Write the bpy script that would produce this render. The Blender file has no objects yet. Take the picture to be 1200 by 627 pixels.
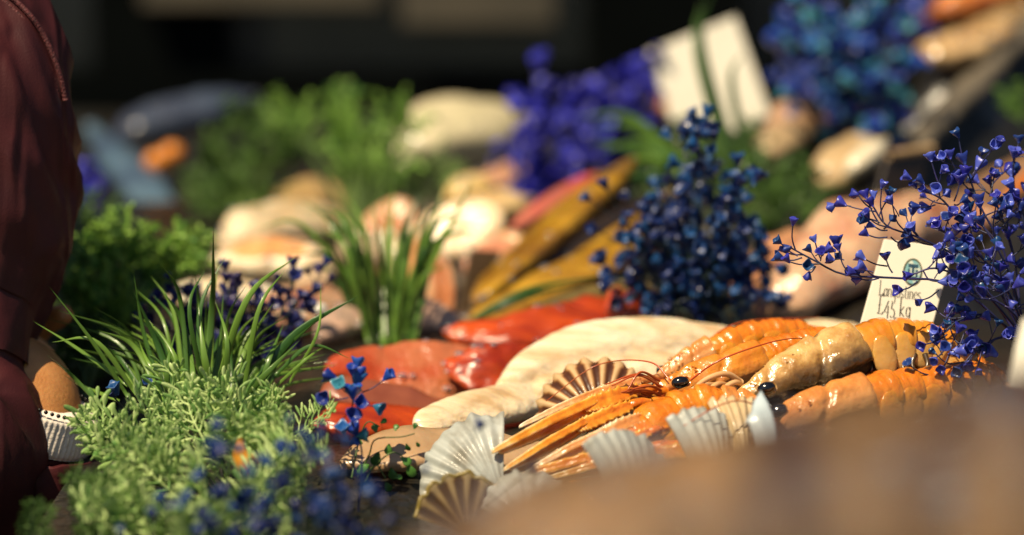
import bpy, math, random
import numpy as np
from mathutils import Vector, Matrix, noise, Quaternion
R = random.Random(7)
C = bpy.context.scene.collection
V = Vector
PI = math.pi
# ------------------------------------------------------------------ camera
CAM = V((0, 0, 1.40)); FPX = 85 / 36 * 1200; PITCH = math.atan(358.5 / FPX)
FWD = V((0, math.cos(PITCH), -math.sin(PITCH))); UP = V((0, math.sin(PITCH), math.cos(PITCH))); RT = V((1, 0, 0))
def at(px, py, d):
    return CAM + FWD * d + RT * ((px - 600) / FPX * d) + UP * ((313.5 - py) / FPX * d)
def m(px, d): return px / FPX * d          # size of px pixels at depth d in metres
cd = bpy.data.cameras.new('camera'); cam = bpy.data.objects.new('camera', cd); C.objects.link(cam)
cam.location = CAM; cam.rotation_euler = (PI / 2 - PITCH, 0, 0)
cd.lens = 85; cd.sensor_width = 36; cd.clip_start = .02; cd.clip_end = 1000
cd.dof.use_dof = True; cd.dof.focus_distance = 1.30; cd.dof.aperture_fstop = 3.3
sc = bpy.context.scene; sc.camera = cam
sc.view_settings.view_transform = 'Standard'; sc.view_settings.look = 'None'
sc.view_settings.exposure = 0.4
sc.render.engine = 'CYCLES'
sc.cycles.use_denoising = True
sc.cycles.sample_clamp_indirect = 6
sc.cycles.max_bounces = 8
# ------------------------------------------------------------------ light
SUN = V((-.34, -.41, .86)).normalized()
sl = bpy.data.lights.new('sun', 'SUN'); sl.energy = 5.0; sl.angle = math.radians(.53); sl.color = (1, .83, .56)
so = bpy.data.objects.new('sun', sl); C.objects.link(so); so.location = (-3, -2, 5)
so.rotation_euler = (-SUN).to_track_quat('-Z', 'Y').to_euler()
w = bpy.data.worlds.new('World'); sc.world = w; w.use_nodes = True
nt = w.node_tree; bg = nt.nodes['Background']; sk = nt.nodes.new('ShaderNodeTexSky'); sk.sky_type = 'NISHITA'
sk.sun_disc = False; sk.sun_elevation = math.asin(SUN.z); sk.sun_rotation = math.atan2(SUN.x, SUN.y)
nt.links.new(sk.outputs[0], bg.inputs[0]); bg.inputs[1].default_value = .05

# ------------------------------------------------------------------ materials
def mat(name, c1, c2=None, scale=40, rough=.4, bump=0, bscale=300, sss=0, coat=0, c3=None, attr=None, stops=None,
        rnd=False, transl=0, detail=4, metal=0, stretch=None, lo=.35, hi=.65, spec=.5, bdist=.002, sssr=(.6, .25, .1), mott=.22):
    M = bpy.data.materials.new(name); M.use_nodes = True; t = M.node_tree; N = t.nodes; L = t.links
    b = N['Principled BSDF']; out = N['Material Output']
    b.inputs['Roughness'].default_value = rough; b.inputs['Metallic'].default_value = metal
    b.inputs['Specular IOR Level'].default_value = spec
    tc = N.new('ShaderNodeTexCoord'); vec = tc.outputs['Object']
    if stretch:
        mp = N.new('ShaderNodeMapping'); mp.inputs['Scale'].default_value = stretch; L.new(vec, mp.inputs[0]); vec = mp.outputs[0]
    nz = N.new('ShaderNodeTexNoise'); nz.inputs['Scale'].default_value = scale; nz.inputs['Detail'].default_value = detail
    L.new(vec, nz.inputs['Vector'])
    rp = N.new('ShaderNodeValToRGB'); cr = rp.color_ramp
    c2 = c2 or tuple(x * .7 for x in c1)
    cr.elements[0].position = lo; cr.elements[0].color = (*c2, 1); cr.elements[1].position = hi; cr.elements[1].color = (*c1, 1)
    if c3: e = cr.elements.new((lo + hi) / 2); e.color = (*c3, 1)
    col = rp.outputs[0]
    fac = nz.outputs[0]
    if rnd:
        oi = N.new('ShaderNodeObjectInfo'); ge = N.new('ShaderNodeNewGeometry')
        a = N.new('ShaderNodeMath'); a.operation = 'ADD'; L.new(oi.outputs['Random'], a.inputs[0]); L.new(ge.outputs['Random Per Island'], a.inputs[1])
        f = N.new('ShaderNodeMath'); f.operation = 'FRACT'; L.new(a.outputs[0], f.inputs[0])
        mx = N.new('ShaderNodeMath'); mx.operation = 'MULTIPLY_ADD'; L.new(nz.outputs[0], mx.inputs[0]); mx.inputs[1].default_value = .35
        mm = N.new('ShaderNodeMath'); mm.operation = 'MULTIPLY'; L.new(f.outputs[0], mm.inputs[0]); mm.inputs[1].default_value = .8
        L.new(mm.outputs[0], mx.inputs[2]); fac = mx.outputs[0]
    L.new(fac, rp.inputs[0])
    if attr:
        an = N.new('ShaderNodeAttribute'); an.attribute_name = attr
        r2 = N.new('ShaderNodeValToRGB'); c = r2.color_ramp
        while len(c.elements) < len(stops): c.elements.new(.5)
        for e, (p, q) in zip(c.elements, stops): e.position = p; e.color = (*q, 1)
        ad = N.new('ShaderNodeMath'); ad.operation = 'MULTIPLY_ADD'; L.new(nz.outputs[0], ad.inputs[0]); ad.inputs[1].default_value = mott
        sb = N.new('ShaderNodeMath'); sb.operation = 'SUBTRACT'; L.new(an.outputs['Fac'], sb.inputs[0]); sb.inputs[1].default_value = mott / 2
        L.new(sb.outputs[0], ad.inputs[2]); L.new(ad.outputs[0], r2.inputs[0])
        mu = N.new('ShaderNodeMix'); mu.data_type = 'RGBA'; mu.blend_type = 'MULTIPLY'; mu.inputs[0].default_value = 1
        L.new(r2.outputs[0], mu.inputs[6]); L.new(col, mu.inputs[7]); col = mu.outputs[2]
    L.new(col, b.inputs['Base Color'])
    if sss:
        b.inputs['Subsurface Weight'].default_value = sss; b.inputs['Subsurface Radius'].default_value = sssr; b.inputs['Subsurface Scale'].default_value = .006
    if coat: b.inputs['Coat Weight'].default_value = coat; b.inputs['Coat Roughness'].default_value = .12
    if bump:
        bn = N.new('ShaderNodeTexNoise'); bn.inputs['Scale'].default_value = bscale; bn.inputs['Detail'].default_value = 3; L.new(vec, bn.inputs['Vector'])
        bu = N.new('ShaderNodeBump'); bu.inputs['Strength'].default_value = bump; bu.inputs['Distance'].default_value = bdist
        L.new(bn.outputs[0], bu.inputs['Height']); L.new(bu.outputs[0], b.inputs['Normal'])
        if coat: L.new(bu.outputs[0], b.inputs['Coat Normal'])
    if transl:
        tr = N.new('ShaderNodeBsdfTranslucent'); L.new(col, tr.inputs[0]); ms = N.new('ShaderNodeMixShader'); ms.inputs[0].default_value = transl
        L.new(b.outputs[0], ms.inputs[1]); L.new(tr.outputs[0], ms.inputs[2]); L.new(ms.outputs[0], out.inputs[0])
    return M

# ------------------------------------------------------------------ mesh helpers
OFF = {}; REST = []
class MB:
    def __init__(s): s.v = []; s.f = []; s.a = []
    def add(s, v, f, a=None):
        k = len(s.v); s.v += v; s.f += [tuple(i + k for i in q) for q in f]; s.a += (a if a else [0.0] * len(v)); return s
    def merge(s, o): return s.add(o.v, o.f, o.a)
    def xf(s, M):
        r = MB(); r.v = [M @ p for p in s.v]; r.f = s.f; r.a = s.a; return r
def prop(o, label=None, cat=None, group=None, kind=None):
    if label: o['label'] = label
    if cat: o['category'] = cat
    if group: o['group'] = group
    if kind: o['kind'] = kind
    return o
def thing(name, label, cat, loc, group=None, kind=None):
    o = bpy.data.objects.new(name, None); C.objects.link(o); o.location = loc; o.empty_display_size = .02
    OFF[o.name] = V(loc); return prop(o, label, cat, group, kind)
def mesh_of(mb, name, M, off=V((0, 0, 0)), smooth=True):
    me = bpy.data.meshes.new(name); me.from_pydata([tuple(p - off) for p in mb.v], [], mb.f); me.update()
    if smooth: me.polygons.foreach_set('use_smooth', [True] * len(me.polygons))
    if any(mb.a):
        at_ = me.attributes.new('t', 'FLOAT', 'POINT'); at_.data.foreach_set('value', mb.a)
    if M: me.materials.append(M)
    return me
def obj(name, mb, M, parent=None, smooth=True, rest=False, label=None):
    off = OFF[parent.name] if parent else V((0, 0, 0))
    if not parent:
        off = base_of(mb)
    o = bpy.data.objects.new(name, mesh_of(mb, name, M, off, smooth)); C.objects.link(o)
    if parent: o.parent = parent
    else: o.location = off
    OFF[o.name] = off
    if label: o['label'] = label
    if rest: REST.extend(mb.v)
    return o
def inst(name, me, parent, Mx):
    o = bpy.data.objects.new(name, me); C.objects.link(o); o.parent = parent
    o.matrix_local = Matrix.Translation(-OFF[parent.name]) @ Mx; OFF[o.name] = OFF[parent.name]; return o
def base_of(mb):
    xs = [p.x for p in mb.v]; ys = [p.y for p in mb.v]; zs = [p.z for p in mb.v]
    return V(((min(xs) + max(xs)) / 2, (min(ys) + max(ys)) / 2, min(zs)))
def cr(rows, n):
    """Catmull-Rom resample of equal-length tuples"""
    P = [np.array(r, float) for r in rows]
    if len(P) == 2: return [tuple(P[0] + (P[1] - P[0]) * i / (n - 1)) for i in range(n)]
    P = [2 * P[0] - P[1]] + P + [2 * P[-1] - P[-2]]; S = len(P) - 3; out = []
    for i in range(n):
        u = i / (n - 1) * S; k = min(int(u), S - 1); t = u - k; a, b, c, d = P[k:k + 4]
        out.append(tuple(.5 * (2 * b + (c - a) * t + (2 * a - 5 * b + 4 * c - d) * t * t + (3 * b - a - 3 * c + d) * t ** 3)))
    return out
def frames(path, up=V((0, 0, 1))):
    fr = []
    for i, p in enumerate(path):
        T = (path[min(i + 1, len(path) - 1)] - path[max(i - 1, 0)]).normalized()
        S = T.cross(up)
        if S.length < 1e-4: S = T.cross(V((0, 1, 0)))
        S.normalize(); fr.append((p, T, S, S.cross(T).normalized()))
    return fr
def loft(rows, n=14, k=24, up=V((0, 0, 1)), prof=None, disp=None, att=None):
    """rows: (x,y,z,ra,rb) - ra sideways, rb along up; closed ends"""
    rr = cr(rows, k) if k != len(rows) or k > 60 else rows
    fr = frames([V(r[:3]) for r in rr], up); mb = MB(); v = []; a = []; f = []
    for i, ((p, T, S, U), r) in enumerate(zip(fr, rr)):
        ra = max(abs(r[3]), 1e-5); rb = max(abs(r[4]), 1e-5); t = i / (len(rr) - 1)
        for j in range(n):
            th = 2 * PI * j / n; c, s = math.cos(th), math.sin(th)
            if prof: c, s = prof(c, s, t)
            q = p + S * (ra * c) + U * (rb * s)
            if disp: q = q + (S * c + U * s).normalized() * disp(t, th, q)
            v.append(q); a.append(att(t, th) if att else max(t, 1e-4))
    for i in range(len(rr) - 1):
        for j in range(n):
            f.append((i * n + j, i * n + (j + 1) % n, (i + 1) * n + (j + 1) % n, (i + 1) * n + j))
    f.append(tuple(range(n))); f.append(tuple(range((len(rr) - 1) * n, len(rr) * n))[::-1])
    return mb.add(v, f, a)
def tube(pts, r0, r1=None, n=6, k=12):
    r1 = r0 if r1 is None else r1; q = len(pts) - 1
    return loft([(*p, r0 + (r1 - r0) * i / q, r0 + (r1 - r0) * i / q) for i, p in enumerate(pts)], n=n, k=k)
def blob(c, rx, ry, rz, n=12, k=8, M=None, att=.5, grad=0):
    v = []; f = []
    for i in range(k + 1):
        ph = PI * i / k
        for j in range(n):
            th = 2 * PI * j / n; q = V((rx * math.sin(ph) * math.cos(th), ry * math.sin(ph) * math.sin(th), rz * math.cos(ph)))
            v.append(c + (M @ q if M else q))
    for i in range(k):
        for j in range(n): f.append((i * n + j, i * n + (j + 1) % n, (i + 1) * n + (j + 1) % n, (i + 1) * n + j))
    return MB().add(v, f, [att + grad * (1 - i / k) ** 2 for i in range(k + 1) for j in range(n)] if grad else [att] * len(v))
def rows_px(L):
    """(px,py,d,ra_px,rb_px) -> world rows"""
    return [(*at(a, b, d), m(ra, d), m(rb, d)) for a, b, d, ra, rb in L]
def box(c, sx, sy, sz, Mr=None):
    v = []
    for x in (-1, 1):
        for y in (-1, 1):
            for z in (-1, 1):
                q = V((x * sx, y * sy, z * sz)); v.append(V(c) + (Mr @ q if Mr else q))
    return MB().add(v, [(0, 1, 3, 2), (4, 6, 7, 5), (0, 4, 5, 1), (2, 3, 7, 6), (0, 2, 6, 4), (1, 5, 7, 3)])
def bevel(o, wd=.002, seg=2):
    b = o.modifiers.new('bevel', 'BEVEL'); b.width = wd; b.segments = seg; b.limit_method = 'ANGLE'
def nz(p, s): return noise.noise(V(p) * s)

# ------------------------------------------------------------------ the setting
M_pave = mat('pavement', (.035, .035, .035), (.02, .02, .02), scale=6, rough=.9, bump=.3, bscale=60)
prop(obj('pavement', MB().add([V((-150, -150, 0)), V((150, -150, 0)), V((150, 150, 0)), V((-150, 150, 0))], [(0, 1, 2, 3)]), M_pave), kind='structure')
M_front = mat('wall shade black', (.0022, .003, .003), (.001, .0016, .0016), scale=3, rough=.8, bump=.15, bscale=20, spec=.03)  # near black stands for the shade the wall lies in
M_glass = mat('dark shop glass', (.008, .01, .01), rough=.25)
M_stone = mat('pale stone', (.075, .062, .04), (.045, .038, .025), scale=5, rough=.8, bump=.3, bscale=80)
Y0 = 5.2
sf = thing('shopfront', 'shopfront coloured near black for its shade, far behind the stall with pale ledges', 'building', (0, Y0, 0))
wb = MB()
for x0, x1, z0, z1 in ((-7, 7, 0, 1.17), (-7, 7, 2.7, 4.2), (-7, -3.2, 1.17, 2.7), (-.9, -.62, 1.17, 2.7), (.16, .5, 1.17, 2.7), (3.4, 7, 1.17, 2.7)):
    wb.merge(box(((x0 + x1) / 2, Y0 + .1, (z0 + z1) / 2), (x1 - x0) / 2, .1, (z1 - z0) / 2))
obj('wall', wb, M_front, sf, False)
for x0, x1 in ((-3.2, -.9), (-.62, .16), (.5, 3.4)):
    obj('window', box(((x0 + x1) / 2, Y0 + .12, 1.935), (x1 - x0) / 2 - .002, .01, .763), M_glass, sf, False)
for (xa, xb, ya, yb) in ((472, 650, -28, 30), (170, 448, -40, 8)):
    p, q = at(xa, yb, Y0 - .05), at(xb, ya, Y0 - .05)
    s_ = obj('sill', box(((p.x + q.x) / 2, Y0 - .035, (p.z + q.z) / 2), (q.x - p.x) / 2, .034, (q.z - p.z) / 2), M_stone, sf, False); bevel(s_, .006)

M_drop = mat('glint drop', (.9, .9, .9), (.9, .9, .9), rough=.06, coat=1)
M_drop.node_tree.nodes['Principled BSDF'].inputs['Transmission Weight'].default_value = .9
def droplets(parent, mb, n, r0, seed=1, minz=.1):  # drops added to scatter sun glints over the seafood
    q = random.Random(seed); dm = MB(); N = len(mb.f); tries = 0; k = 0
    while k < n and tries < n * 60:
        tries += 1; f = mb.f[q.randrange(N)]
        if len(f) != 4: continue
        a, b, c = mb.v[f[0]], mb.v[f[1]], mb.v[f[2]]; nn = (b - a).cross(c - a)
        if nn.length < 1e-12: continue
        nn.normalize(); mid = (mb.v[f[0]] + mb.v[f[2]]) / 2
        cc = sum(mb.v[::max(1, len(mb.v) // 60)], V((0, 0, 0))) / len(mb.v[::max(1, len(mb.v) // 60)])
        if nn.dot(mid - cc) < 0: nn = -nn
        if nn.z < minz or nn.dot(FWD) > .3: continue
        r = r0 * q.uniform(.5, 1.3); dm.merge(blob(mid + nn * r * .1, r * q.uniform(1, 1.6), r, r * .7, n=10, k=8)); k += 1
    if dm.v: o = obj('glint_drops', dm, M_drop, parent); o['kind'] = 'stuff'
# ------------------------------------------------------------------ fish and fillets
def fish(name, label, cat, rows, M, n=22, k=36, up=V((0, 0, 1)), rough=.0, rs=60, prof=None, group=None, rest=True, drops=0, dr=.0019, ribs=0):
    def disp(t, th, q):
        return rough * (nz(q, rs) + .5 * nz(q, rs * 2.3)) + (ribs * math.sin(t * 60 + 4 * nz(q, 30)) * max(0, math.sin(th)) if ribs else 0)
    mb = loft(rows_px(rows), n=n, k=k, up=up, prof=prof, disp=disp if (rough or ribs) else None)
    r = thing(name, label, cat, base_of(mb), group)
    obj('flesh' if 'fillet' in name or 'slice' in name else 'body', mb, M, r, rest=rest)
    if drops: droplets(r, mb, drops, dr, seed=len(label))
    return r
M_white = mat('cod flesh', (.82, .70, .51), (.56, .37, .19), scale=36, rough=.38, bump=.55, bscale=110, sss=.25, coat=.25, stretch=(.35, 2.2, 2.2), bdist=.004, c3=(.74, .58, .37), detail=8, lo=.32, hi=.6)
M_beige = mat('beige flesh', (.50, .33, .19), (.36, .22, .11), scale=30, rough=.35, bump=.3, bscale=200, sss=.2, coat=.3)
M_red = mat('red flesh', (.54, .07, .004), (.26, .02, .003), scale=40, rough=.3, bump=.8, bscale=150, sss=.1, coat=.4, spec=.4, bdist=.002, stretch=(.6, 1.5, 1.5))
M_pinkskin = mat('pink brown flesh', (.50, .17, .075), (.40, .05, .008), scale=16, rough=.3, bump=.6, bscale=120, sss=.15, coat=.5, c3=(.46, .13, .05), bdist=.004, lo=.4, hi=.58)
M_gold = mat('golden smoked flesh', (.46, .25, .012), (.20, .085, .007), scale=34, rough=.34, bump=.6, bscale=130, bdist=.003, sss=.1, coat=.5, stretch=(.5, 1, 2))
M_peach = mat('peach flesh', (.78, .44, .2), (.60, .2, .06), scale=40, rough=.3, bump=.7, bscale=110, sss=.2, coat=.8, bdist=.004)
M_cream = mat('cream flesh', (.76, .63, .42), (.55, .40, .22), scale=40, rough=.33, bump=.7, bscale=110, sss=.2, coat=.7, bdist=.004)
M_pink = mat('pale pink flesh', (.66, .42, .27), (.46, .18, .10), scale=34, rough=.3, bump=.7, bscale=110, bdist=.004, sss=.25, coat=.6, c3=(.55, .33, .2))
M_silver = mat('silver blue skin', (.09, .16, .22), (.035, .055, .10), scale=14, rough=.3, coat=.5)
M_tan = mat('tan skin', (.30, .17, .09), (.16, .085, .045), scale=16, rough=.4, bump=.2, bscale=100, coat=.3)
M_dark = mat('dark strip brown', (.035, .022, .012), (.02, .012, .008), scale=30, rough=.35, coat=.4)
TILT = V((0, -.75, .66))          # surfaces lying on the slope, turned to the front
sl_prof = lambda c, s, t: (math.copysign(abs(c) ** .75, c), math.copysign(abs(s) ** .6, s))
# big white fillet with its flake lines
F1 = [(584, 488, 1.385, 4, 4), (597, 474, 1.40, 26, 16), (640, 448, 1.43, 48, 22), (700, 432, 1.45, 60, 26), (770, 424, 1.47, 58, 26), (840, 422, 1.49, 48, 22), (890, 415, 1.50, 28, 15), (905, 412, 1.5, 6, 5)]
def flake(t, th, q):
    # shallow muscle bands across the top and a central line along it
    top = max(0, math.sin(th)); cc = math.cos(th)
    g = 1 - 2.2 * abs(math.sin(48 * t + 7 * abs(cc) + 1.5 * nz(q, 25))) ** .6
    return top * (.0016 * g * (.4 + nz(q, 50)) - .003 * math.exp(-(cc / .1) ** 2)) + .0013 * nz(q, 30) + .0005 * nz(q, 120)
mb = loft(rows_px(F1), n=72, k=110, up=TILT, prof=sl_prof, disp=flake)
r = thing('white_fish_fillet', 'long thick cream white fillet lying behind the langoustine claws', 'fish fillet', base_of(mb)); obj('flesh', mb, M_white, r, rest=True)
fish('white_fish_fillet', 'short cream fillet tail end in front of the pink brown fillet', 'fish fillet',
     [(486, 505, 1.345, 3, 3), (500, 496, 1.35, 18, 9), (540, 484, 1.37, 24, 12), (590, 474, 1.39, 26, 13), (625, 466, 1.41, 20, 10), (640, 462, 1.42, 5, 5)], M_white, up=TILT, rough=.0010, prof=sl_prof, n=40, k=60)
fish('beige_fish_fillet', 'flat beige fillet low beside the round leaved sprig', 'fish fillet',
     [(400, 545, 1.27, 3, 3), (430, 535, 1.275, 30, 9), (480, 525, 1.28, 40, 12), (540, 528, 1.29, 40, 12), (600, 530, 1.3, 34, 10), (650, 525, 1.31, 10, 5)], M_beige, up=V((0, -.4, .92)), rough=.0015, prof=sl_prof)
fish('pink_fish_fillet', 'pale pinkish fillet edge behind the rearmost langoustine', 'fish fillet',
     [(900, 400, 1.52, 3, 3), (930, 396, 1.52, 18, 8), (975, 394, 1.52, 22, 9), (1010, 394, 1.52, 12, 6), (1020, 394, 1.52, 3, 3)], M_cream, up=TILT, rough=.001, prof=sl_prof)
# red fish group
fish('red_fish_fillet', 'pink brown shiny flap of red fillet beside the green grass', 'fish fillet',
     [(384, 440, 1.47, 3, 2), (400, 432, 1.48, 20, 6), (450, 436, 1.49, 38, 7), (510, 436, 1.50, 44, 8), (570, 436, 1.51, 38, 9), (615, 436, 1.52, 16, 8), (630, 436, 1.52, 4, 4)], M_pinkskin, up=V((.05, -.72, .68)), rough=.005, rs=26, drops=16, prof=sl_prof, n=48, k=60)
fish('red_fish_fillet', 'wet scarlet slice between the pink flap and white fillet', 'fish fillet',
     [(520, 424, 1.485, 4, 3), (545, 430, 1.48, 26, 5), (580, 432, 1.48, 32, 7), (615, 428, 1.49, 30, 8), (650, 420, 1.5, 12, 6)], M_red, up=V((.25, -.75, .62)), rough=.0026, rs=60, drops=14, prof=sl_prof, n=40, k=50)
fish('red_fish_fillet', 'dull brown red slab under the pink brown flap', 'fish fillet',
     [(375, 465, 1.43, 3, 3), (395, 462, 1.435, 22, 12), (440, 468, 1.44, 26, 13), (490, 474, 1.45, 24, 12), (520, 474, 1.46, 6, 5)], mat('brown red flesh', (.30, .085, .04), (.2, .05, .025), rough=.35, coat=.3), up=V((0, -.5, .86)), rough=.0015, prof=sl_prof)
fish('red_fish_fillet', 'orange red fillet lowest below the brown red slab', 'fish fillet',
     [(365, 498, 1.385, 3, 3), (400, 494, 1.39, 26, 12), (450, 494, 1.4, 28, 13), (500, 498, 1.41, 20, 11), (520, 498, 1.41, 4, 4)], M_red, up=V((0, -.55, .83)), rough=.0015, prof=sl_prof)
fish('red_fish_fillet', 'long scarlet fillet running behind the thick white fillet', 'fish fillet',
     [(518, 388, 1.57, 4, 3), (545, 392, 1.57, 20, 10), (600, 392, 1.57, 28, 15), (650, 384, 1.58, 30, 17), (700, 372, 1.6, 30, 17), (745, 364, 1.62, 24, 14), (775, 362, 1.63, 6, 5)], M_red, up=V((.1, -.55, .83)), rough=.003, rs=40, drops=14, prof=sl_prof, n=40, k=50)
# coral roe
mb = MB()
for i in range(9):
    p = at(728 + R.uniform(-12, 32), 360 + R.uniform(-10, 16), 1.58); mb.merge(blob(p, .006 + R.random() * .004, .006, .006 + R.random() * .005))
r = thing('roe_sac', 'knobbly coral orange roe at the foot of the dark blue flowers', 'roe', base_of(mb)); obj('roe', mb, mat('coral roe', (.6, .1, .035), (.45, .05, .02), rough=.25, coat=.6), r, rest=True)
# golden fish
def goldfish(label, rows, up, drows):
    mb = loft(rows_px(rows), n=40, k=50, up=up, prof=sl_prof, disp=lambda t, th, q: .0018 * nz(q, 35) + .0008 * nz(q, 110) - .0016 * math.exp(-(math.cos(th) / .12) ** 2) * max(0, math.sin(th)))
    r = thing('golden_smoked_fish', label, 'fish', base_of(mb), 'golden smoked fish in the middle'); obj('body', mb, M_gold, r, rest=True); droplets(r, mb, 14, .0020, len(label))
    if drows: obj('dark_strip', loft(rows_px(drows), n=16, k=26, up=up), M_dark, r)  # separate dark strip lying alongside the golden fish
goldfish('golden smoked fish raised highest beside the red tailed fish', [(556, 356, 1.70, 6, 3), (576, 336, 1.72, 24, 9), (616, 298, 1.77, 34, 12), (664, 254, 1.83, 35, 12), (712, 212, 1.90, 28, 10), (740, 188, 1.95, 8, 4)], V((-.55, -.5, .66)),
         [(592, 356, 1.73, 3, 3), (640, 318, 1.77, 12, 14), (700, 276, 1.82, 14, 18), (760, 248, 1.86, 13, 18), (800, 235, 1.9, 4, 4)])
goldfish('middle golden smoked fish beside the dark gap', [(640, 330, 1.76, 4, 3), (670, 306, 1.79, 18, 8), (715, 272, 1.83, 22, 9), (765, 240, 1.88, 18, 8), (800, 220, 1.92, 5, 3)], V((-.5, -.5, .7)), None)
goldfish('golden smoked fish in front with a green blade across it', [(535, 390, 1.62, 5, 3), (568, 374, 1.635, 20, 9), (625, 345, 1.665, 28, 12), (685, 316, 1.70, 29, 12), (745, 292, 1.74, 24, 10), (800, 274, 1.77, 6, 4)], V((-.32, -.6, .73)), None)
fish('green_fish', 'dull olive fish back under the golden fish', 'fish', [(610, 372, 1.62, 3, 3), (660, 358, 1.64, 16, 12), (720, 345, 1.66, 18, 14), (790, 338, 1.68, 10, 10), (800, 338, 1.68, 3, 3)],
     mat('olive skin', (.2, .14, .035), (.1, .07, .02), rough=.35, coat=.4), up=V((0, -.5, .86)))
fish('red_fish', 'pink red fish tail sticking up behind the golden fish', 'fish', [(600, 268, 1.86, 4, 4), (625, 252, 1.88, 14, 10), (655, 234, 1.92, 16, 12), (690, 216, 1.97, 15, 12), (715, 206, 2.0, 4, 4)],
     mat('pink red skin', (.6, .07, .06), (.5, .16, .1), scale=24, rough=.3, coat=.5), up=V((-.2, -.5, .8)))
# peach pieces mid left
def lump(label, rows, M, name='salmon_steak', up=V((0, -.6, .8)), cat='fish steak', group='pale fish pieces in the middle'):
    return fish(name, label, cat, rows, M, up=up, rough=.0035, rs=26, group=group, n=40, k=50, prof=sl_prof, drops=9, dr=.0022)
def steak(label, px, py, d, rx, ry, yaw, pitch, cols, th=.012, name='fish_steak', cat='fish steak', drops=8):
    """thick oval slice with rounded rim, pale ring under the skin; faces the camera turned by yaw and pitch"""
    c0 = at(px, py, d); N_ = (-FWD + RT * math.tan(yaw) + UP * math.tan(pitch)).normalized(); Y = (UP - N_ * UP.dot(N_)).normalized(); X = Y.cross(N_)
    a_, b_ = m(rx, d), m(ry, d); v = []; f = []; at_l = []; n = 48
    prof = [(0, .5), (.25, .5), (.5, .49), (.7, .47), (.84, .42), (.95, .28), (1, 0), (.95, -.28), (.8, -.45), (.4, -.5), (0, -.5)]
    for q, (r_, z) in enumerate(prof):
        for j in range(n):
            t = 2 * PI * j / n; k = 1 + .07 * math.sin(2 * t + px) + .05 * math.sin(3 * t + py) - .16 * max(0, math.cos(t + PI / 2)) ** 8
            p = c0 + X * (a_ * r_ * k * math.cos(t)) + Y * (b_ * r_ * k * math.sin(t)) + N_ * (th * z)
            v.append(p + N_ * (.0016 * nz(p, 60) + .0011 * math.sin(r_ * 20 + nz(p, 40))) * (1 if z > 0 else 0)); at_l.append(max(.002, min(1, r_ * (1 if z > -.1 else 1.2))))
    for i in range(len(prof) - 1):
        for j in range(n): f.append((i * n + j, i * n + (j + 1) % n, (i + 1) * n + (j + 1) % n, (i + 1) * n + j))
    mb = MB().add(v, f, at_l); r = thing(name, label, cat, base_of(mb), 'pale fish pieces in the middle')
    M = mat('steak flesh', (1, 1, 1), (.78, .66, .55), scale=60, rough=.28, bump=.6, bscale=140, sss=.2, coat=.3, bdist=.003, attr='t', stops=[(0, cols[0]), (.6, cols[0]), (.74, cols[1]), (.9, cols[1]), (1, cols[2])])
    obj('slice', mb, M, r, rest=True); droplets(r, mb, drops, .0022, len(label), -1); return r
PE, CRM, SKN, PKB = (.80, .42, .17), (.86, .70, .46), (.42, .3, .17), (.60, .24, .11)
steak('pink brown steak standing behind the second grass tuft', 452, 288, 2.0, 42, 58, -.3, .3, (PKB, (.7, .4, .22), SKN))
steak('bright peach steak lit between the grass blades', 484, 318, 1.88, 34, 56, .25, .3, (PE, CRM, (.7, .42, .2)))
steak('round cream steak directly above the brown card', 540, 270, 1.93, 52, 42, -.15, .5, ((.88, .70, .44), (.88, .76, .54), (.72, .45, .2)))
steak('narrow salmon pink steak left of the brown card', 514, 340, 1.77, 22, 50, .5, .3, ((.74, .30, .13), (.85, .55, .33), (.6, .25, .12)))
steak('small peach steak half hidden at the right of the cream one', 590, 300, 1.9, 30, 30, -.3, .5, (PE, (.8, .5, .25), SKN))
M_pkfish = mat('pink silver skin', (.62, .36, .24), (.42, .30, .24), scale=22, rough=.25, bump=.4, bscale=160, coat=.8, bdist=.003)
lump('pink silvery fish lying low behind the second grass tuft', [(372, 398, 1.6, 4, 3), (400, 380, 1.63, 22, 12), (450, 368, 1.66, 30, 16), (505, 374, 1.67, 22, 12), (545, 388, 1.66, 5, 4)], M_pkfish, name='pink_fish', cat='fish')
lump('pale silvery fish between the tilted peach steak and the grass', [(340, 348, 1.76, 4, 3), (370, 326, 1.8, 22, 13), (410, 306, 1.85, 28, 16), (450, 288, 1.9, 22, 12), (475, 276, 1.93, 5, 4)], mat('cream silver skin', (.72, .56, .38), (.5, .34, .2), scale=22, rough=.25, bump=.4, bscale=160, coat=.8, bdist=.003), name='pink_fish', cat='fish')
lump('cream fish back just behind the tilted peach steak', [(255, 288, 1.96, 5, 4), (290, 270, 1.98, 30, 16), (340, 262, 2.02, 36, 20), (395, 262, 2.06, 28, 15), (420, 264, 2.08, 5, 4)], M_cream, name='cream_fish', cat='fish')
lump('golden cream fish piece under the purple flowers', [(545, 262, 2.05, 4, 3), (565, 248, 2.06, 20, 12), (595, 238, 2.08, 22, 13), (620, 236, 2.1, 5, 4)], mat('golden cream', (.76, .56, .26), (.6, .36, .14), scale=26, rough=.28, bump=.5, bscale=120, coat=.7, bdist=.003), name='fish_roll', cat='fish')
lump('rosy fish end below the round cream steak', [(545, 318, 1.86, 4, 3), (568, 306, 1.88, 20, 13), (598, 290, 1.9, 18, 12), (618, 282, 1.92, 4, 3)], mat('rosy flesh', (.72, .34, .2), (.56, .2, .1), scale=26, rough=.28, bump=.5, bscale=120, coat=.7, bdist=.003), name='fish_roll', cat='fish')
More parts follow.
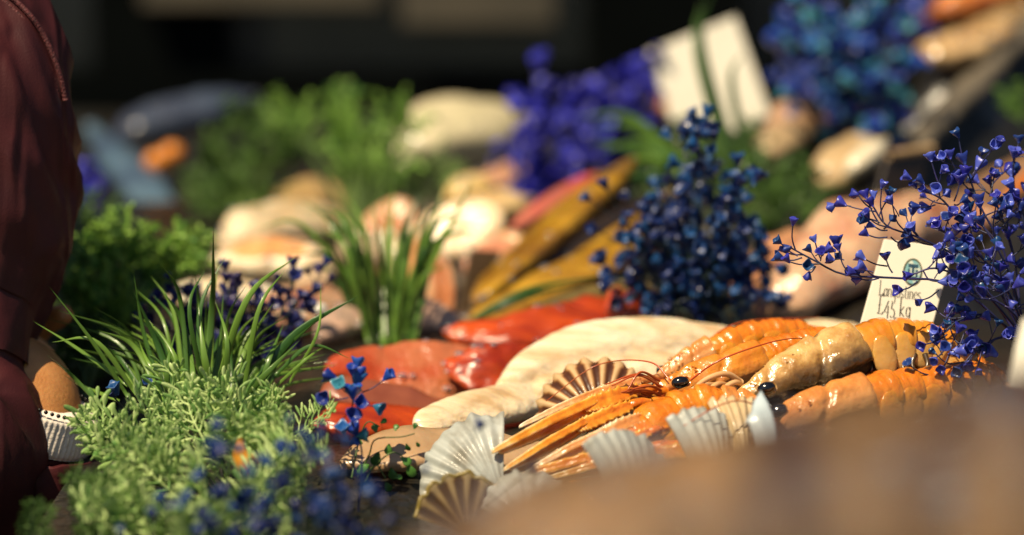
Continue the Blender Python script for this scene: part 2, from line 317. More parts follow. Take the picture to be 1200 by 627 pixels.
lump('long cream fish hump against the dark shopfront', [(470, 196, 2.4, 6, 5), (492, 172, 2.42, 38, 26), (530, 158, 2.46, 50, 34), (575, 158, 2.5, 48, 32), (615, 170, 2.52, 32, 24), (640, 184, 2.55, 6, 6)], mat('ivory skin', (.66, .58, .38), (.52, .46, .28), scale=14, rough=.35, coat=.3), name='cream_fish', cat='fish')
lump('small pale pink roll beside the purple flowers', [(560, 236, 2.2, 4, 4), (575, 220, 2.22, 18, 14), (598, 206, 2.25, 20, 16), (622, 200, 2.28, 4, 4)], M_pink, name='fish_roll', cat='fish')
lump('small yellow roll above the round cream steak', [(520, 236, 2.1, 4, 4), (540, 226, 2.1, 18, 13), (565, 222, 2.12, 18, 13), (585, 226, 2.14, 4, 4)], mat('yellow flesh', (.68, .42, .08), (.6, .46, .24), scale=30, rough=.35, coat=.4), name='fish_roll', cat='fish')
lump('tan lump of fish furthest left under the green bush', [(318, 280, 2.12, 5, 5), (335, 255, 2.15, 28, 18), (360, 238, 2.2, 34, 22), (395, 236, 2.22, 24, 16), (410, 240, 2.24, 5, 5)], mat('tan flesh', (.52, .36, .15), (.36, .22, .09), scale=20, rough=.4, coat=.3))
steak('large peach steak lying tilted behind the first grass tuft', 318, 305, 1.88, 76, 34, -.2, 1.0, (PE, (.86, .74, .54), (.8, .7, .5)), .02)
steak('pale cream steak beside the low yellow green shrub', 258, 348, 1.74, 66, 26, .2, 1.05, ((.84, .74, .52), (.88, .82, .66), (.6, .5, .3)), .018)
lump('pinkish fish pieces speckled with dark flowers behind the grass', [(300, 392, 1.62, 5, 5), (330, 374, 1.65, 34, 20), (375, 364, 1.69, 40, 22), (415, 370, 1.72, 26, 16), (430, 376, 1.74, 5, 5)], M_pink, name='pink_fish', cat='fish')
lump('silver blue fish slanting down beside the orange fruit', [(105, 150, 2.6, 5, 5), (130, 180, 2.55, 20, 16), (165, 222, 2.48, 26, 20), (195, 258, 2.42, 20, 14), (210, 280, 2.4, 4, 4)], M_silver, name='silver_fish', cat='fish', group='silver blue fish at the back left')
lump('grey blue fish lying along the back of the stall', [(130, 168, 2.72, 5, 5), (160, 150, 2.72, 22, 16), (210, 136, 2.74, 27, 18), (262, 122, 2.76, 18, 12), (300, 112, 2.78, 5, 5)], mat('grey blue skin', (.05, .07, .11), (.025, .03, .055), scale=12, rough=.35, coat=.4), name='silver_fish', cat='fish', group='silver blue fish at the back left')
# pale pink fish on the right
fish('pale_pink_fish', 'large pale pink glistening skinned fish behind the langoustine card', 'fish', [(890, 374, 1.62, 6, 6), (915, 352, 1.63, 38, 26), (955, 322, 1.66, 54, 36), (1000, 290, 1.70, 62, 42), (1050, 268, 1.74, 54, 36), (1110, 258, 1.78, 44, 28), (1170, 256, 1.8, 6, 6)], M_pink, up=V((-.3, -.6, .74)), rough=.007, rs=24, n=48, k=70)
fish('pale_pink_fish', 'smaller peach pink fish end left of the large pink one', 'fish', [(862, 352, 1.72, 5, 5), (880, 330, 1.74, 24, 18), (910, 300, 1.78, 28, 20), (935, 284, 1.8, 18, 14), (945, 278, 1.82, 4, 4)], mat('warm peach skin', (.55, .27, .13), (.4, .17, .08), scale=20, rough=.35, coat=.4), up=V((-.2, -.6, .78)), rough=.003)
fish('tan_fish', 'tan brown fish slanting up behind the right blue flowers', 'fish', [(1075, 280, 1.80, 4, 4), (1105, 262, 1.82, 24, 16), (1150, 236, 1.86, 30, 18), (1210, 204, 1.9, 32, 20), (1260, 176, 1.95, 8, 8)], M_tan, up=V((-.3, -.6, .74)), rough=.003, rs=30)
fish('orange_fish_tail', 'thin orange tail across the tan fish on the right', 'fish', [(1160, 252, 1.80, 2, 2), (1180, 232, 1.8, 6, 4), (1205, 208, 1.82, 9, 5), (1240, 180, 1.84, 3, 3)], mat('orange skin', (.55, .16, .03), rough=.35), up=V((-.3, -.6, .74)))
G = 'pale fish on the upper right'
fish('fish_piece', 'pinkish tan fish under the far blue flowers', 'fish', [(900, 158, 2.2, 5, 5), (925, 140, 2.2, 28, 20), (965, 126, 2.22, 38, 26), (1010, 122, 2.24, 28, 18), (1035, 126, 2.26, 5, 5)], mat('pinkish tan', (.5, .3, .17), (.36, .19, .1), scale=16, rough=.35, coat=.4), up=V((0, -.6, .8)), rough=.004, rs=30, group=G)
fish('fish_piece', 'cream fish chunk left of the dark wooden card', 'fish', [(962, 222, 2.03, 4, 4), (975, 205, 2.04, 26, 20), (995, 184, 2.07, 30, 22), (1015, 170, 2.1, 20, 14), (1022, 162, 2.12, 4, 4)], mat('cream chunk', (.6, .45, .25), (.45, .3, .15), scale=18, rough=.35, coat=.4), up=V((-.3, -.6, .74)), rough=.003, group=G)
fish('fish_piece', 'glossy white sliver of squid above the dark wooden card', 'squid', [(990, 205, 2.02, 3, 3), (1003, 192, 2.02, 12, 9), (1022, 176, 2.04, 14, 10), (1038, 164, 2.06, 3, 3)], mat('white squid', (.8, .74, .58), (.7, .6, .42), rough=.25, coat=.6), up=V((-.3, -.6, .74)), group=G)
fish('fish_piece', 'beige lump beside the foot of the blank white card', 'fish', [(890, 190, 2.12, 4, 4), (905, 172, 2.14, 20, 15), (930, 160, 2.18, 24, 18), (955, 158, 2.2, 4, 4)], mat('beige lump', (.5, .38, .22), (.34, .22, .12), scale=18, rough=.4, coat=.4), up=V((0, -.6, .8)), rough=.003, group=G)
fish('fish_piece', 'pale peach fish by the left edge of the blank card', 'fish', [(745, 148, 2.35, 4, 4), (758, 134, 2.36, 16, 12), (778, 126, 2.38, 18, 14), (800, 124, 2.4, 4, 4)], M_peach, up=V((0, -.6, .8)), group=G)
# tub on the upper right with shells inside
M_tub = mat('black tub', (.012, .011, .010), (.007, .007, .007), scale=20, rough=.6)
M_rim = mat('worn grey wood', (.17, .14, .10), (.07, .06, .045), scale=30, rough=.5, bump=.6, bscale=90, bdist=.004)
tb = thing('wooden_tub', 'dark slanted tub with worn grey rim holding orange shellfish', 'tub', at(1130, 240, 2.2))
a_, b_ = at(955, 290, 1.98), at(1290, -52, 2.5)
rim = loft([(*a_, .014, .011), (*(a_.lerp(b_, .5)), .015, .012), (*b_, .014, .011)], n=20, k=60, disp=lambda t, th, q: .004 * nz(q, 25) + .0015 * nz(q, 90), up=V((0, 0, 1)))
obj('rim', rim, M_rim, tb)
a2, b2 = at(1120, 400, 1.98), at(1420, 130, 2.48)
th_ = V((.0, .018, .004))
pv = [a_ + th_, b_ + th_, b2 + th_, a2 + th_, a_ + th_ * 2, b_ + th_ * 2, b2 + th_ * 2, a2 + th_ * 2]
obj('side_panel', MB().add(pv, [(0, 1, 2, 3), (4, 7, 6, 5), (0, 4, 5, 1), (1, 5, 6, 2), (2, 6, 7, 3), (3, 7, 4, 0)]), M_tub, tb, False)
M_oshell = mat('glazed orange shell', (.62, .2, .03), (.45, .11, .02), scale=20, rough=.2, coat=1, bump=.5, bscale=60, bdist=.006)
M_gshell = mat('glossy golden shell', (.62, .42, .2), (.4, .24, .1), scale=16, rough=.18, coat=1, bump=.6, bscale=60, bdist=.006)
G = 'shellfish in the tub'
fish('golden_crab_claw', 'glossy golden crab claw along the tub rim', 'crab claw', [(1075, 62, 2.3, 5, 5), (1095, 58, 2.28, 20, 16), (1130, 52, 2.3, 26, 18), (1165, 32, 2.34, 22, 16), (1205, 6, 2.4, 5, 5)], M_gshell, group=G, rough=.005, rs=40, drops=14, dr=.0025)
fish('golden_crab_claw', 'cream yellow crab claw nearest the worn rim', 'crab claw', [(1080, 66, 2.24, 4, 4), (1105, 66, 2.24, 15, 11), (1140, 58, 2.26, 18, 13), (1175, 40, 2.3, 14, 11), (1190, 30, 2.32, 3, 3)], M_gshell, group=G, rough=.004, rs=50, drops=10, dr=.0025)
fish('orange_crab', 'bright orange crab shell at the top edge', 'crab', [(1085, 22, 2.42, 5, 5), (1110, 10, 2.42, 28, 20), (1150, 0, 2.45, 34, 24), (1195, -12, 2.5, 26, 20), (1220, -20, 2.5, 5, 5)], M_oshell, group=G, rough=.004, rs=40)
# orange fruit at the back left, added for two blurred highlights
M_or = mat('glint orange', (.75, .27, .015), (.62, .18, .01), rough=.3, bump=.2, bscale=400, coat=.6)
for (px, py, d, rr, lb) in ((184, 190, 2.5, 15, 'lower left added orange fruit by the silver fish'), (202, 180, 2.52, 14, 'upper right added orange fruit by the silver fish')):
    p = at(px, py, d); mb = blob(p, m(rr, d), m(rr, d), m(rr, d) * .92, n=20, k=14)
    r = thing('orange_glint', lb, 'orange', base_of(mb), 'added orange glints'); obj('glint_ball', mb, M_or, r)
    obj('glint_button', blob(p + V((0, 0, m(rr, d) * .9)), .003, .003, .0015), mat('green button', (.06, .1, .02)), r)
# huge blurred fish shape in the very front, standing in for a plastic screen
M_fg = mat('brown screen stand-in', (.25, .14, .065), (.05, .025, .017), scale=24, rough=.5, bump=.8, bscale=330, coat=.5, spec=.3, c3=(.15, .085, .038), bdist=.004, lo=.34, hi=.66, stretch=(1.6, .6, .6))
FGD = .64
FGR = [(400, 840, FGD, 20, 20), (470, 795, FGD, 120, 120), (580, 752, FGD, 150, 152), (710, 712, FGD, 168, 172), (850, 690, FGD, 180, 186), (1000, 664, FGD, 186, 192), (1150, 640, FGD, 190, 198), (1300, 612, FGD, 170, 184), (1440, 600, FGD, 60, 60)]
mb = loft(rows_px(FGR), n=48, k=70, up=V((0, -.3, .95)), disp=lambda t, th, q: .003 * nz(q, 18) + .0012 * nz(q, 70))
r = thing('screen_stand_in', 'huge out of focus brown fish shape standing in for a plastic screen, filling the lower right', 'fish', base_of(mb)); obj('body', mb, M_fg, r, rest=True); droplets(r, mb, 60, .0024, 5, .2)
fin = loft(rows_px([(800, 700, .62, 3, 3), (860, 720, .60, 14, 5), (930, 750, .585, 34, 6), (990, 775, .585, 30, 5), (1010, 782, .585, 4, 3)]), n=14, k=24, up=V((0, -.9, .4)))
obj('fin', fin, mat('brown stand-in fin', (.13, .065, .03), rough=.65, spec=.2), r)

# ------------------------------------------------------------------ scallop shells
def scallop(label, hinge, top, half=62, ribs=11, M=None, rim=None, tilt=.3, dome=.24, roll=0, lo=-1, hi=1, peak=0, amp=.016, jag=.02):
    h = at(*hinge); tp = at(*top); Y = (tp - h); Rr = Y.length; Y.normalize()
    Nn = (-FWD + UP * tilt + RT * roll); Nn = (Nn - Y * Nn.dot(Y)).normalized(); X = Y.cross(Nn)
    na = ribs * 8; nr = 18; half = math.radians(half); v = []; a = []; f = []
    for side in (0, 1):
        for i in range(nr + 1):
            rho = .05 + .95 * i / nr
            for j in range(na + 1):
                u = lo + (hi - lo) * j / na; th = u * half
                ph = math.cos(u * ribs * PI); rb = ph * (.8 + .4 * noise.noise(V((u * 7, Rr * 90, 0))))
                rad = Rr * rho * (.70 + .30 * math.cos(th * 1.1)) * (1 - peak * abs(u) ** .8 * rho ** 3 + (jag * rb + .05 * noise.noise(V((th * 9, 3 + Rr * 50, 1)))) * rho ** 6)
                z = Rr * (dome * (1 - (1.5 * (rho - .42)) ** 2) * math.cos(u * 1.15) + amp * rb * rho * 1.2 + .004 * math.sin(rho * 46 + 2 * noise.noise(V((u * 3, rho * 5, Rr * 70)))) * rho) - side * Rr * .025 * (1.15 - .5 * rho)
                p = h + X * (math.sin(th) * rad) + Y * (math.cos(th) * rad) + Nn * z
                v.append(p); a.append(max(.001, min(1, .5 + .5 * rb * (.4 + .6 * rho)) * .8 + .2 * (rho > .93)))
    K = (nr + 1) * (na + 1); q = na + 1
    for i in range(nr):
        for j in range(na):
            f.append((i * q + j, i * q + j + 1, (i + 1) * q + j + 1, (i + 1) * q + j))
            f.append((K + i * q + j, K + (i + 1) * q + j, K + (i + 1) * q + j + 1, K + i * q + j + 1))
    for j in range(na): f.append((nr * q + j, nr * q + j + 1, K + nr * q + j + 1, K + nr * q + j)); f.append((j, K + j, K + j + 1, j + 1))
    for i in range(nr): f.append((i * q, (i + 1) * q, K + (i + 1) * q, K + i * q)); f.append((i * q + na, K + i * q + na, K + (i + 1) * q + na, (i + 1) * q + na))
    mb = MB().add(v, f, a)
    for i in range(0): pass
    r = thing('scallop_shell', label, 'scallop shell', base_of(mb), 'scallop shells round the langoustines')
    obj('valve', mb, M, r)
    ear = box(h - Y * Rr * .01, Rr * .2, Rr * .06, Rr * .02, Matrix((X, Y, Nn)).transposed()); e = obj('hinge', ear, M, r); bevel(e, .001)
    if rim:
        rm = MB(); pts = [v[nr * q + j] for j in range(q)]
        rm = tube_raw(pts, Rr * .036); obj('rim', rm, rim, r)
    return r
def tube_raw(pts, r, n=6):
    return loft([(*p, r, r) for p in pts], n=n, k=len(pts))
M_shw = mat('white shell', (.58, .61, .58), (.34, .32, .26), scale=55, lo=.3, hi=.5, rough=.4, bump=.2, bscale=200, coat=.2, transl=.35)
M_shb = mat('striped shell', (.95, .95, .95), (.72, .7, .66), scale=60, rough=.4, bump=.25, bscale=200, coat=.2, attr='t', stops=[(0, (.05, .014, .004)), (.34, (.11, .035, .009)), (.5, (.45, .22, .08)), (.62, (.66, .44, .22)), (1, (.62, .42, .22))])
M_shc = mat('cream shell', (.78, .64, .42), (.6, .44, .24), scale=40, rough=.4, coat=.2, transl=.15)
M_shi = mat('shell inside', (.95, .95, .95), (.75, .72, .66), scale=40, rough=.7, spec=.2, attr='t', stops=[(0, (.025, .01, .004)), (.42, (.05, .025, .01)), (.6, (.16, .11, .05)), (1, (.2, .155, .085))])
M_rimd = mat('dark rim', (.05, .03, .014), (.22, .16, .03), scale=50, rough=.4)
scallop('brown striped scallop shell standing behind the claws', (709, 506, 1.35), (668, 430, 1.372), half=62, ribs=10, M=M_shb, tilt=.2, amp=.022, jag=.025)
scallop('large white ribbed scallop shell left of the claw tips', (590, 592, 1.250), (536, 496, 1.266), half=56, ribs=12, M=M_shw, tilt=-.2, roll=.3, hi=.52, amp=.014, jag=.014)
scallop('brown and cream scallop shell with dark zigzag rim in front', (548, 628, 1.20), (526, 560, 1.212), half=52, ribs=6, M=M_shi, rim=M_rimd, tilt=.15, amp=.014, jag=.035)
scallop('small white scallop rim under the claw tips', (618, 625, 1.19), (622, 552, 1.205), half=62, ribs=9, M=M_shw, tilt=.2)
scallop('cream white scallop shell in front of the orange abdomen', (730, 622, 1.17), (737, 506, 1.19), half=40, ribs=10, M=M_shw, tilt=-.05, roll=.7, amp=.010, jag=.01)
scallop('ribbed white scallop shell before the pale legs', (826, 600, 1.20), (820, 478, 1.215), half=27, ribs=7, M=M_shw, tilt=-.05, roll=.7, amp=.012, jag=.015)
scallop('yellowish cream shell edge beside the pale pointed shell', (866, 580, 1.215), (856, 466, 1.235), half=15, ribs=5, M=M_shc, tilt=.1, roll=.3)
scallop('bluish white pointed shell edge below the middle eye', (888, 570, 1.18), (886, 458, 1.20), half=17, ribs=3, M=mat('bluish shell', (.58, .67, .72), (.46, .55, .6), rough=.35, coat=.2), tilt=-.1, roll=.8, amp=.01, jag=.0, peak=.35)

# ------------------------------------------------------------------ langoustines
def lmat(name, stops, c=(1, 1, 1), c2=(.80, .66, .46), scale=110):
    return mat(name, c, c2, scale=scale, rough=.3, bump=.7, bscale=260, coat=.6, sss=.3, attr='t', stops=stops, bdist=.0013, detail=6, mott=.5)
ORG = [(0, (.62, .2, .02)), (.5, (.72, .25, .02)), (1, (.75, .3, .035))]
M_abd = lmat('orange abdomen shell', [(0, (.80, .54, .22)), (.3, (.78, .34, .035)), (.7, (.78, .255, .012)), (1, (.72, .2, .009))])
M_carA = lmat('orange pink carapace', [(0, (.62, .38, .2)), (.45, (.66, .3, .1)), (.75, (.74, .28, .03)), (1, (.70, .25, .02))])
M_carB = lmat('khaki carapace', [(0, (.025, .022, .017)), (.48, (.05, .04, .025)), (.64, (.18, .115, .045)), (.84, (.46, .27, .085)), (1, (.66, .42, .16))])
M_carC = lmat('pinkish carapace', [(0, (.58, .36, .2)), (.5, (.64, .36, .16)), (1, (.70, .28, .06))])
M_claw = lmat('claw shell', [(0, (.66, .14, .008)), (.28, (.78, .30, .02)), (.5, (.80, .40, .04)), (.72, (.82, .55, .22)), (1, (.86, .76, .58))])
M_clawp = lmat('pale claw shell', [(0, (.62, .22, .05)), (.3, (.74, .40, .16)), (.6, (.80, .58, .36)), (1, (.86, .78, .64))])
M_leg = mat('pale leg shell', (.72, .47, .24), (.62, .32, .12), scale=60, rough=.3, coat=.5, sss=.1)
M_legd = mat('dark swimmeret', (.1, .055, .02), (.05, .03, .015), rough=.35, coat=.4)
M_ant = mat('red antenna', (.5, .06, .012), (.4, .1, .02), rough=.3, coat=.3)
M_eye = mat('black eye', (.004, .004, .005), (.003, .003, .003), rough=.08, coat=1)
def langoustine(label, sp, split=.42, car=None, abd=None, legs=6, legm=None, nseg=6, tail=True, eyes=(1, -1), eye_px=None, rw=.85, pleura=.75, eyesize=5.5):
    rows = [(*at(a, b, d), m(r_, d)) for a, b, d, r_ in sp]; N = 140
    S = cr(rows, N); P = [V(r_[:3]) for r_ in S]; rad = [r_[3] for r_ in S]; fr = frames(P)
    root = thing('langoustine', label, 'langoustine', V((P[N // 2].x, P[N // 2].y, min(p.z for p in P) - max(rad))), 'langoustines heaped before the fillets')
    ic = int(split * N)
    # carapace
    cr_rows = [(*P[i], rad[i] * rw, rad[i]) for i in range(0, ic + 4, 2)]
    K = len(cr_rows)
    def cp(c, s, t): return (c * (1 if s > -.2 else .8), s if s > 0 else s * .85)
    def cdisp(t, th, q):
        R0 = max(rad); g = -.17 * R0 * math.exp(-((t - .62 - .1 * math.sin(th)) / .028) ** 2) - .07 * R0 * (t > .6) * math.exp(-((th - .62) / .13) ** 2) - .05 * R0 * math.exp(-((t - .36 + .12 * math.cos(th)) / .03) ** 2)      # groove across the shell
        g += .05 * R0 * nz(q, 160) + .09 * R0 * nz(q, 60)
        g += .10 * R0 * max(0, math.sin(th)) ** 30
        return g - .18 * R0 * max(0, (t - .97) / .03)
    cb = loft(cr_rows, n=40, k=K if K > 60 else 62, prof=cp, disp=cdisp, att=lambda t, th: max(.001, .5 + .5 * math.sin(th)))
    # rostrum spike and head spines
    p, T, Sd, U = fr[6]
    cb.merge(loft([(*(p + U * rad[6] * .5), rad[10] * .30, rad[10] * .22), (*(P[0] - T * rad[10] * .6 + U * rad[6] * .75), rad[10] * .16, rad[10] * .13), (*(P[0] - T * rad[10] * 1.7 + U * rad[6] * 1.15), .0002, .0002)], n=8, k=10, att=lambda t, th: .9))
    for k in range(16):
        i = R.randint(8, int(ic * .6)); p, T, Sd, U = fr[i]; th = R.uniform(.1, 2.9)
        b_ = p + Sd * math.cos(th) * rad[i] * rw + U * math.sin(th) * rad[i]; dr = (Sd * math.cos(th) + U * math.sin(th) - T * 1.2).normalized()
        cb.merge(loft([(*(b_ - dr * .001), .0007, .0007), (*(b_ + dr * .0022), .0001, .0001)], n=6, k=4, att=lambda t, th: .9))
    obj('carapace', cb, car, root, rest=True)
    # abdomen segments
    ie = int(.90 * N); L = (ie - ic) / nseg
    for sgi in range(nseg):
        i0, i1 = ic + sgi * L, ic + (sgi + 1) * L + 3; rws = []
        for q in range(17):
            t = q / 16; x = min(N - 1.01, i0 + (i1 - i0) * t); i = int(x); p = P[i].lerp(P[i + 1], x - i)
            k = (.74 + .27 * math.sin(t * PI * .60)) * (1 if t < .99 else .86)
            k *= (1 - .05 * math.exp(-((t - .35) / .07) ** 2))
            rws.append((*p, rad[i] * k * .92, rad[i] * k))
        def ap(c, s, t): return (c, s if s > 0 else s * .55)
        ab = loft(rws, n=36, k=17, prof=ap, disp=lambda t, th, q: .00045 * nz(q, 160) + .0003 * nz(q, 420) - .0010 * math.exp(-((t - .55) / .07) ** 2) - .0007 * math.exp(-((t - .84) / .03) ** 2) * max(0, math.sin(th)), att=lambda t, th: max(.001, .5 + .5 * math.sin(th)) * (.66 + .34 * min(1, t / .5)) * (1 - .55 * max(0, (t - .80) / .2)))
        for sd in (1, -1):                              # side plates hanging below the ring
            i = int(min(N - 2, (i0 + i1) / 2)); p, T, Sd, U = fr[i]; rr = rad[i]
            c0 = p + Sd * sd * rr * .84 - U * rr * .34
            Mx = Matrix((T, Sd, U)).transposed()
            ab.merge(blob(c0, (P[min(N - 1, int(i1))] - P[int(i0)]).length * .43, rr * .15, rr * pleura, n=14, k=10, M=Mx @ Matrix.Rotation(sd * .12, 3, 'X'), att=.05, grad=.62))
        obj('abdomen_segment', ab, abd, root, rest=True)
    if tail:
        p, T, Sd, U = fr[ie]; rr = rad[ie]
        for k in (-2, -1, 0, 1, 2):
            dr = (T + Sd * k * .42 - U * .1 * abs(k)).normalized(); ln = rr * (2.2 if k == 0 else 2.4); sdv = dr.cross(U)
            tb_ = loft([(*(p + dr * ln * t + U * rr * (.1 - .03 * abs(k))), rr * wdt, rr * .09) for t, wdt in ((0, .2), (.25, .34), (.6, .46), (.88, .42), (1, .2))], n=14, k=14, up=U, att=lambda t, th: .8 - .5 * t)
            obj('tail_blade', tb_, abd, root)
    # eyes on short stalks
    for sd in eyes:
        i = 11; p, T, Sd, U = fr[i]; e = m(eyesize, 1.3)
        c0 = p + Sd * sd * (rad[i] * rw + e * .5) + U * rad[i] * .42 - T * e * .3
        eb = blob(c0, e * 1.25, e * .95, e * .9, n=18, k=14, M=Matrix((T, Sd, U)).transposed())
        eo = obj('eye', eb, M_eye, root)
        obj('eye_stalk', tube([p + U * rad[i] * .3, c0 + T * e * .6], e * .55, e * .7, n=8, k=5), car, eo)
    if eye_px:
        for ex, ey, ed, ea in eye_px:
            c0 = at(ex, ey, ed); e = m(eyesize, ed); Mx = Matrix((RT * math.cos(ea) + UP * math.sin(ea), -FWD, UP * math.cos(ea) - RT * math.sin(ea))).transposed()
            eo = obj('eye', blob(c0, e * 1.5, e * 1.0, e * 1.0, n=22, k=16, M=Mx), M_eye, root); p = fr[14][0]
            obj('eye_stalk', tube([p, c0.lerp(p, .3), c0 + (RT * math.cos(ea) + UP * math.sin(ea)) * e * 1.1], e * .8, e * .9, n=10, k=6), car, eo)
    # walking legs
    for k in range(legs):
        sd = 1 if k % 2 == 0 else -1; i = int(ic * (.45 + .45 * (k // 2) / max(1, legs // 2))); p, T, Sd, U = fr[i]; rr = rad[i]
        b_ = p + Sd * sd * rr * .5 - U * rr * .6
        k1 = b_ + Sd * sd * rr * .7 + U * rr * .1 - T * rr * .5; k2 = k1 + Sd * sd * rr * .25 - U * rr * .6 - T * rr * 1.6; k3 = k2 - U * rr * .35 - T * rr * 1.2
        obj('leg', tube([b_, k1, k2, k3], rr * .16, rr * .05, n=8, k=16), M_leg, root)
    return root, fr, rad, P
def leg_px(root, pts, r0=4, r1=1.6, M=None):
    obj('leg', loft([(*at(*p), m(r0 + (r1 - r0) * i / (len(pts) - 1), p[2]), m(r0 + (r1 - r0) * i / (len(pts) - 1), p[2])) for i, p in enumerate(pts)], n=10, k=24), M or M_leg, root)
def ant_px(root, pts, r0=1.6, r1=.7, name='antenna'):
    obj(name, loft([(*at(*p), m(r0 + (r1 - r0) * i / (len(pts) - 1), p[2]), m(r0 + (r1 - r0) * i / (len(pts) - 1), p[2])) for i, p in enumerate(pts)], n=6, k=40), M_ant, root)
def claw(root, wrist, mid, tip, w, M=None, gap=.16, arm=None, flip=1):
    """long ridged claw; px points with depth, w = half width in px"""
    M = M or M_claw; a, b, c = at(*wrist), at(*mid), at(*tip); ww = m(w, wrist[2])
    ax = (c - a).normalized(); up = V((0, -.45, .9)); sd = ax.cross(up).normalized(); up = sd.cross(ax)
    def cprof(cc, s, t):                                   # four ridges along the palm
        th = math.atan2(s, cc); k = 1 + .15 * math.cos(4 * th + .6); return cc * k, s * k
    def tub(t, th, q):                                     # rows of small spines on the ridges
        r4 = max(0, math.cos(4 * th + .6)) ** 6; return ww * .34 * r4 * max(0, math.sin(t * 70 + 2 * th)) ** 2 + ww * .08 * nz(q, 220)
    pal = loft([(*(a - ax * ww * .5), ww * .4, ww * .4), (*(a + (b - a) * .12), ww * .85, ww * .75), (*(a + (b - a) * .5), ww * 1.0, ww * .9), (*(a + (b - a) * .85), ww * 1.02, ww * .85), (*b, ww * .9, ww * .7), (*(b + (c - b) * .08), ww * .5, ww * .4)],
               n=40, k=64, up=up, prof=cprof, disp=tub, att=lambda t, th: min(.95, max(.02, .10 + .28 * t + .42 * max(0, math.cos(4 * th + .6)) ** 3)))
    pal_o = obj('claw', pal, M, root, rest=True)
    for s, ln in ((1, 1.0), (-1, .93)):
        o0 = b + up * s * ww * .42 * flip - (c - b) * .06; e = b + (c - b) * ln + up * s * ww * gap * .6 * flip
        md = o0.lerp(e, .5) + up * s * ww * .22 * flip
        hook = e - up * s * ww * .28 * flip
        fg = loft([(*o0, ww * .55, ww * .5), (*o0.lerp(md, .6), ww * .56, ww * .52), (*md, ww * .54, ww * .5), (*md.lerp(e, .6), ww * .46, ww * .4), (*e, ww * .3, ww * .24), (*(hook + ax * ww * .5), .0003, .0003)], n=32, k=62, up=up,
                  prof=cprof, disp=lambda t, th, q: ww * .10 * max(0, math.sin(t * 62)) ** 2 * max(0, math.cos(4 * th + .6)) ** 3 * (1 - t) + ww * .07 * nz(q, 260) * (1 - t), att=lambda t, th: min(1, max(.02, .26 + .66 * t ** 1.8 + .42 * max(0, math.cos(4 * th + .6)) ** 3)))
        obj('claw_finger', fg, M, pal_o)
    if arm:
        pts = [at(*p) for p in arm]; q = len(pts)
        for i in range(q - 1):
            p0, p1 = pts[i], pts[i + 1]; k = .55 + .12 * (i == q - 2)
            obj('claw_joint', loft([(*p0, ww * .35, ww * .35), (*p0.lerp(p1, .3), ww * k, ww * k * .9), (*p0.lerp(p1, .75), ww * (k + .1), ww * k), (*p1, ww * .4, ww * .4)], n=16, k=20, disp=lambda t, th, q_: ww * .1 * nz(q_, 200), att=lambda t, th: .15), M, pal_o)
# D, the rearmost one
lD, *_ = langoustine('rearmost orange langoustine tail tucked against the white fillet',
    [(772, 446, 1.36, 6), (792, 434, 1.365, 14), (820, 420, 1.37, 19), (850, 406, 1.375, 20), (880, 396, 1.385, 20), (915, 392, 1.395, 20), (945, 396, 1.405, 18), (965, 404, 1.41, 13), (975, 414, 1.41, 9)], split=.30, car=M_carC, abd=M_abd, legs=2, eyes=(-1,))
# A
lA, *_ = langoustine('orange pink langoustine with one black eye beside the long claws',
    [(762, 463, 1.318, 6), (785, 458, 1.32, 15), (812, 450, 1.325, 22), (850, 439, 1.33, 26), (888, 426, 1.34, 27), (920, 414, 1.35, 24), (955, 405, 1.36, 22), (990, 402, 1.37, 17), (1015, 408, 1.38, 11)], split=.50, car=M_carA, abd=M_abd, legs=4, eyesize=7, eyes=(-1,), eye_px=[(797, 448, 1.292, .15)])
for pts in ([(868, 448, 1.30), (850, 438, 1.29), (825, 446, 1.285), (806, 466, 1.28), (803, 480, 1.28)], [(860, 456, 1.30), (842, 450, 1.285), (828, 462, 1.28), (822, 484, 1.275)],
            [(872, 456, 1.295), (862, 448, 1.285), (846, 458, 1.28), (838, 482, 1.275)], [(840, 452, 1.30), (822, 452, 1.29), (806, 462, 1.285), (795, 486, 1.28)], [(880, 462, 1.29), (866, 462, 1.28), (856, 474, 1.275), (850, 492, 1.27)]):
    leg_px(lA, pts, 4.2, 2)
ant_px(lA, [(806, 448, 1.30), (838, 425, 1.295), (880, 408, 1.30), (925, 397, 1.32), (975, 398, 1.34)], 1.3, .6)
for k in range(9):
    y = 440 + k * 4; ant_px(lA, [(775 + R.uniform(-5, 6), y + 6, 1.305), (752 + R.uniform(-8, 8), y + R.uniform(-8, 4), 1.295), (725 + R.uniform(-25, 15), y + R.uniform(-4, 18), 1.29)], 2.0, .8, 'antennule')
claw(lA, (745, 458, 1.30), (690, 476, 1.283), (581, 530, 1.246), 11.5, arm=[(790, 462, 1.31), (768, 456, 1.305), (742, 459, 1.30)], gap=.5)
claw(lA, (738, 476, 1.285), (680, 500, 1.268), (594, 550, 1.24), 9.5, arm=[(786, 470, 1.30), (762, 470, 1.29), (736, 475, 1.285)], gap=.4)
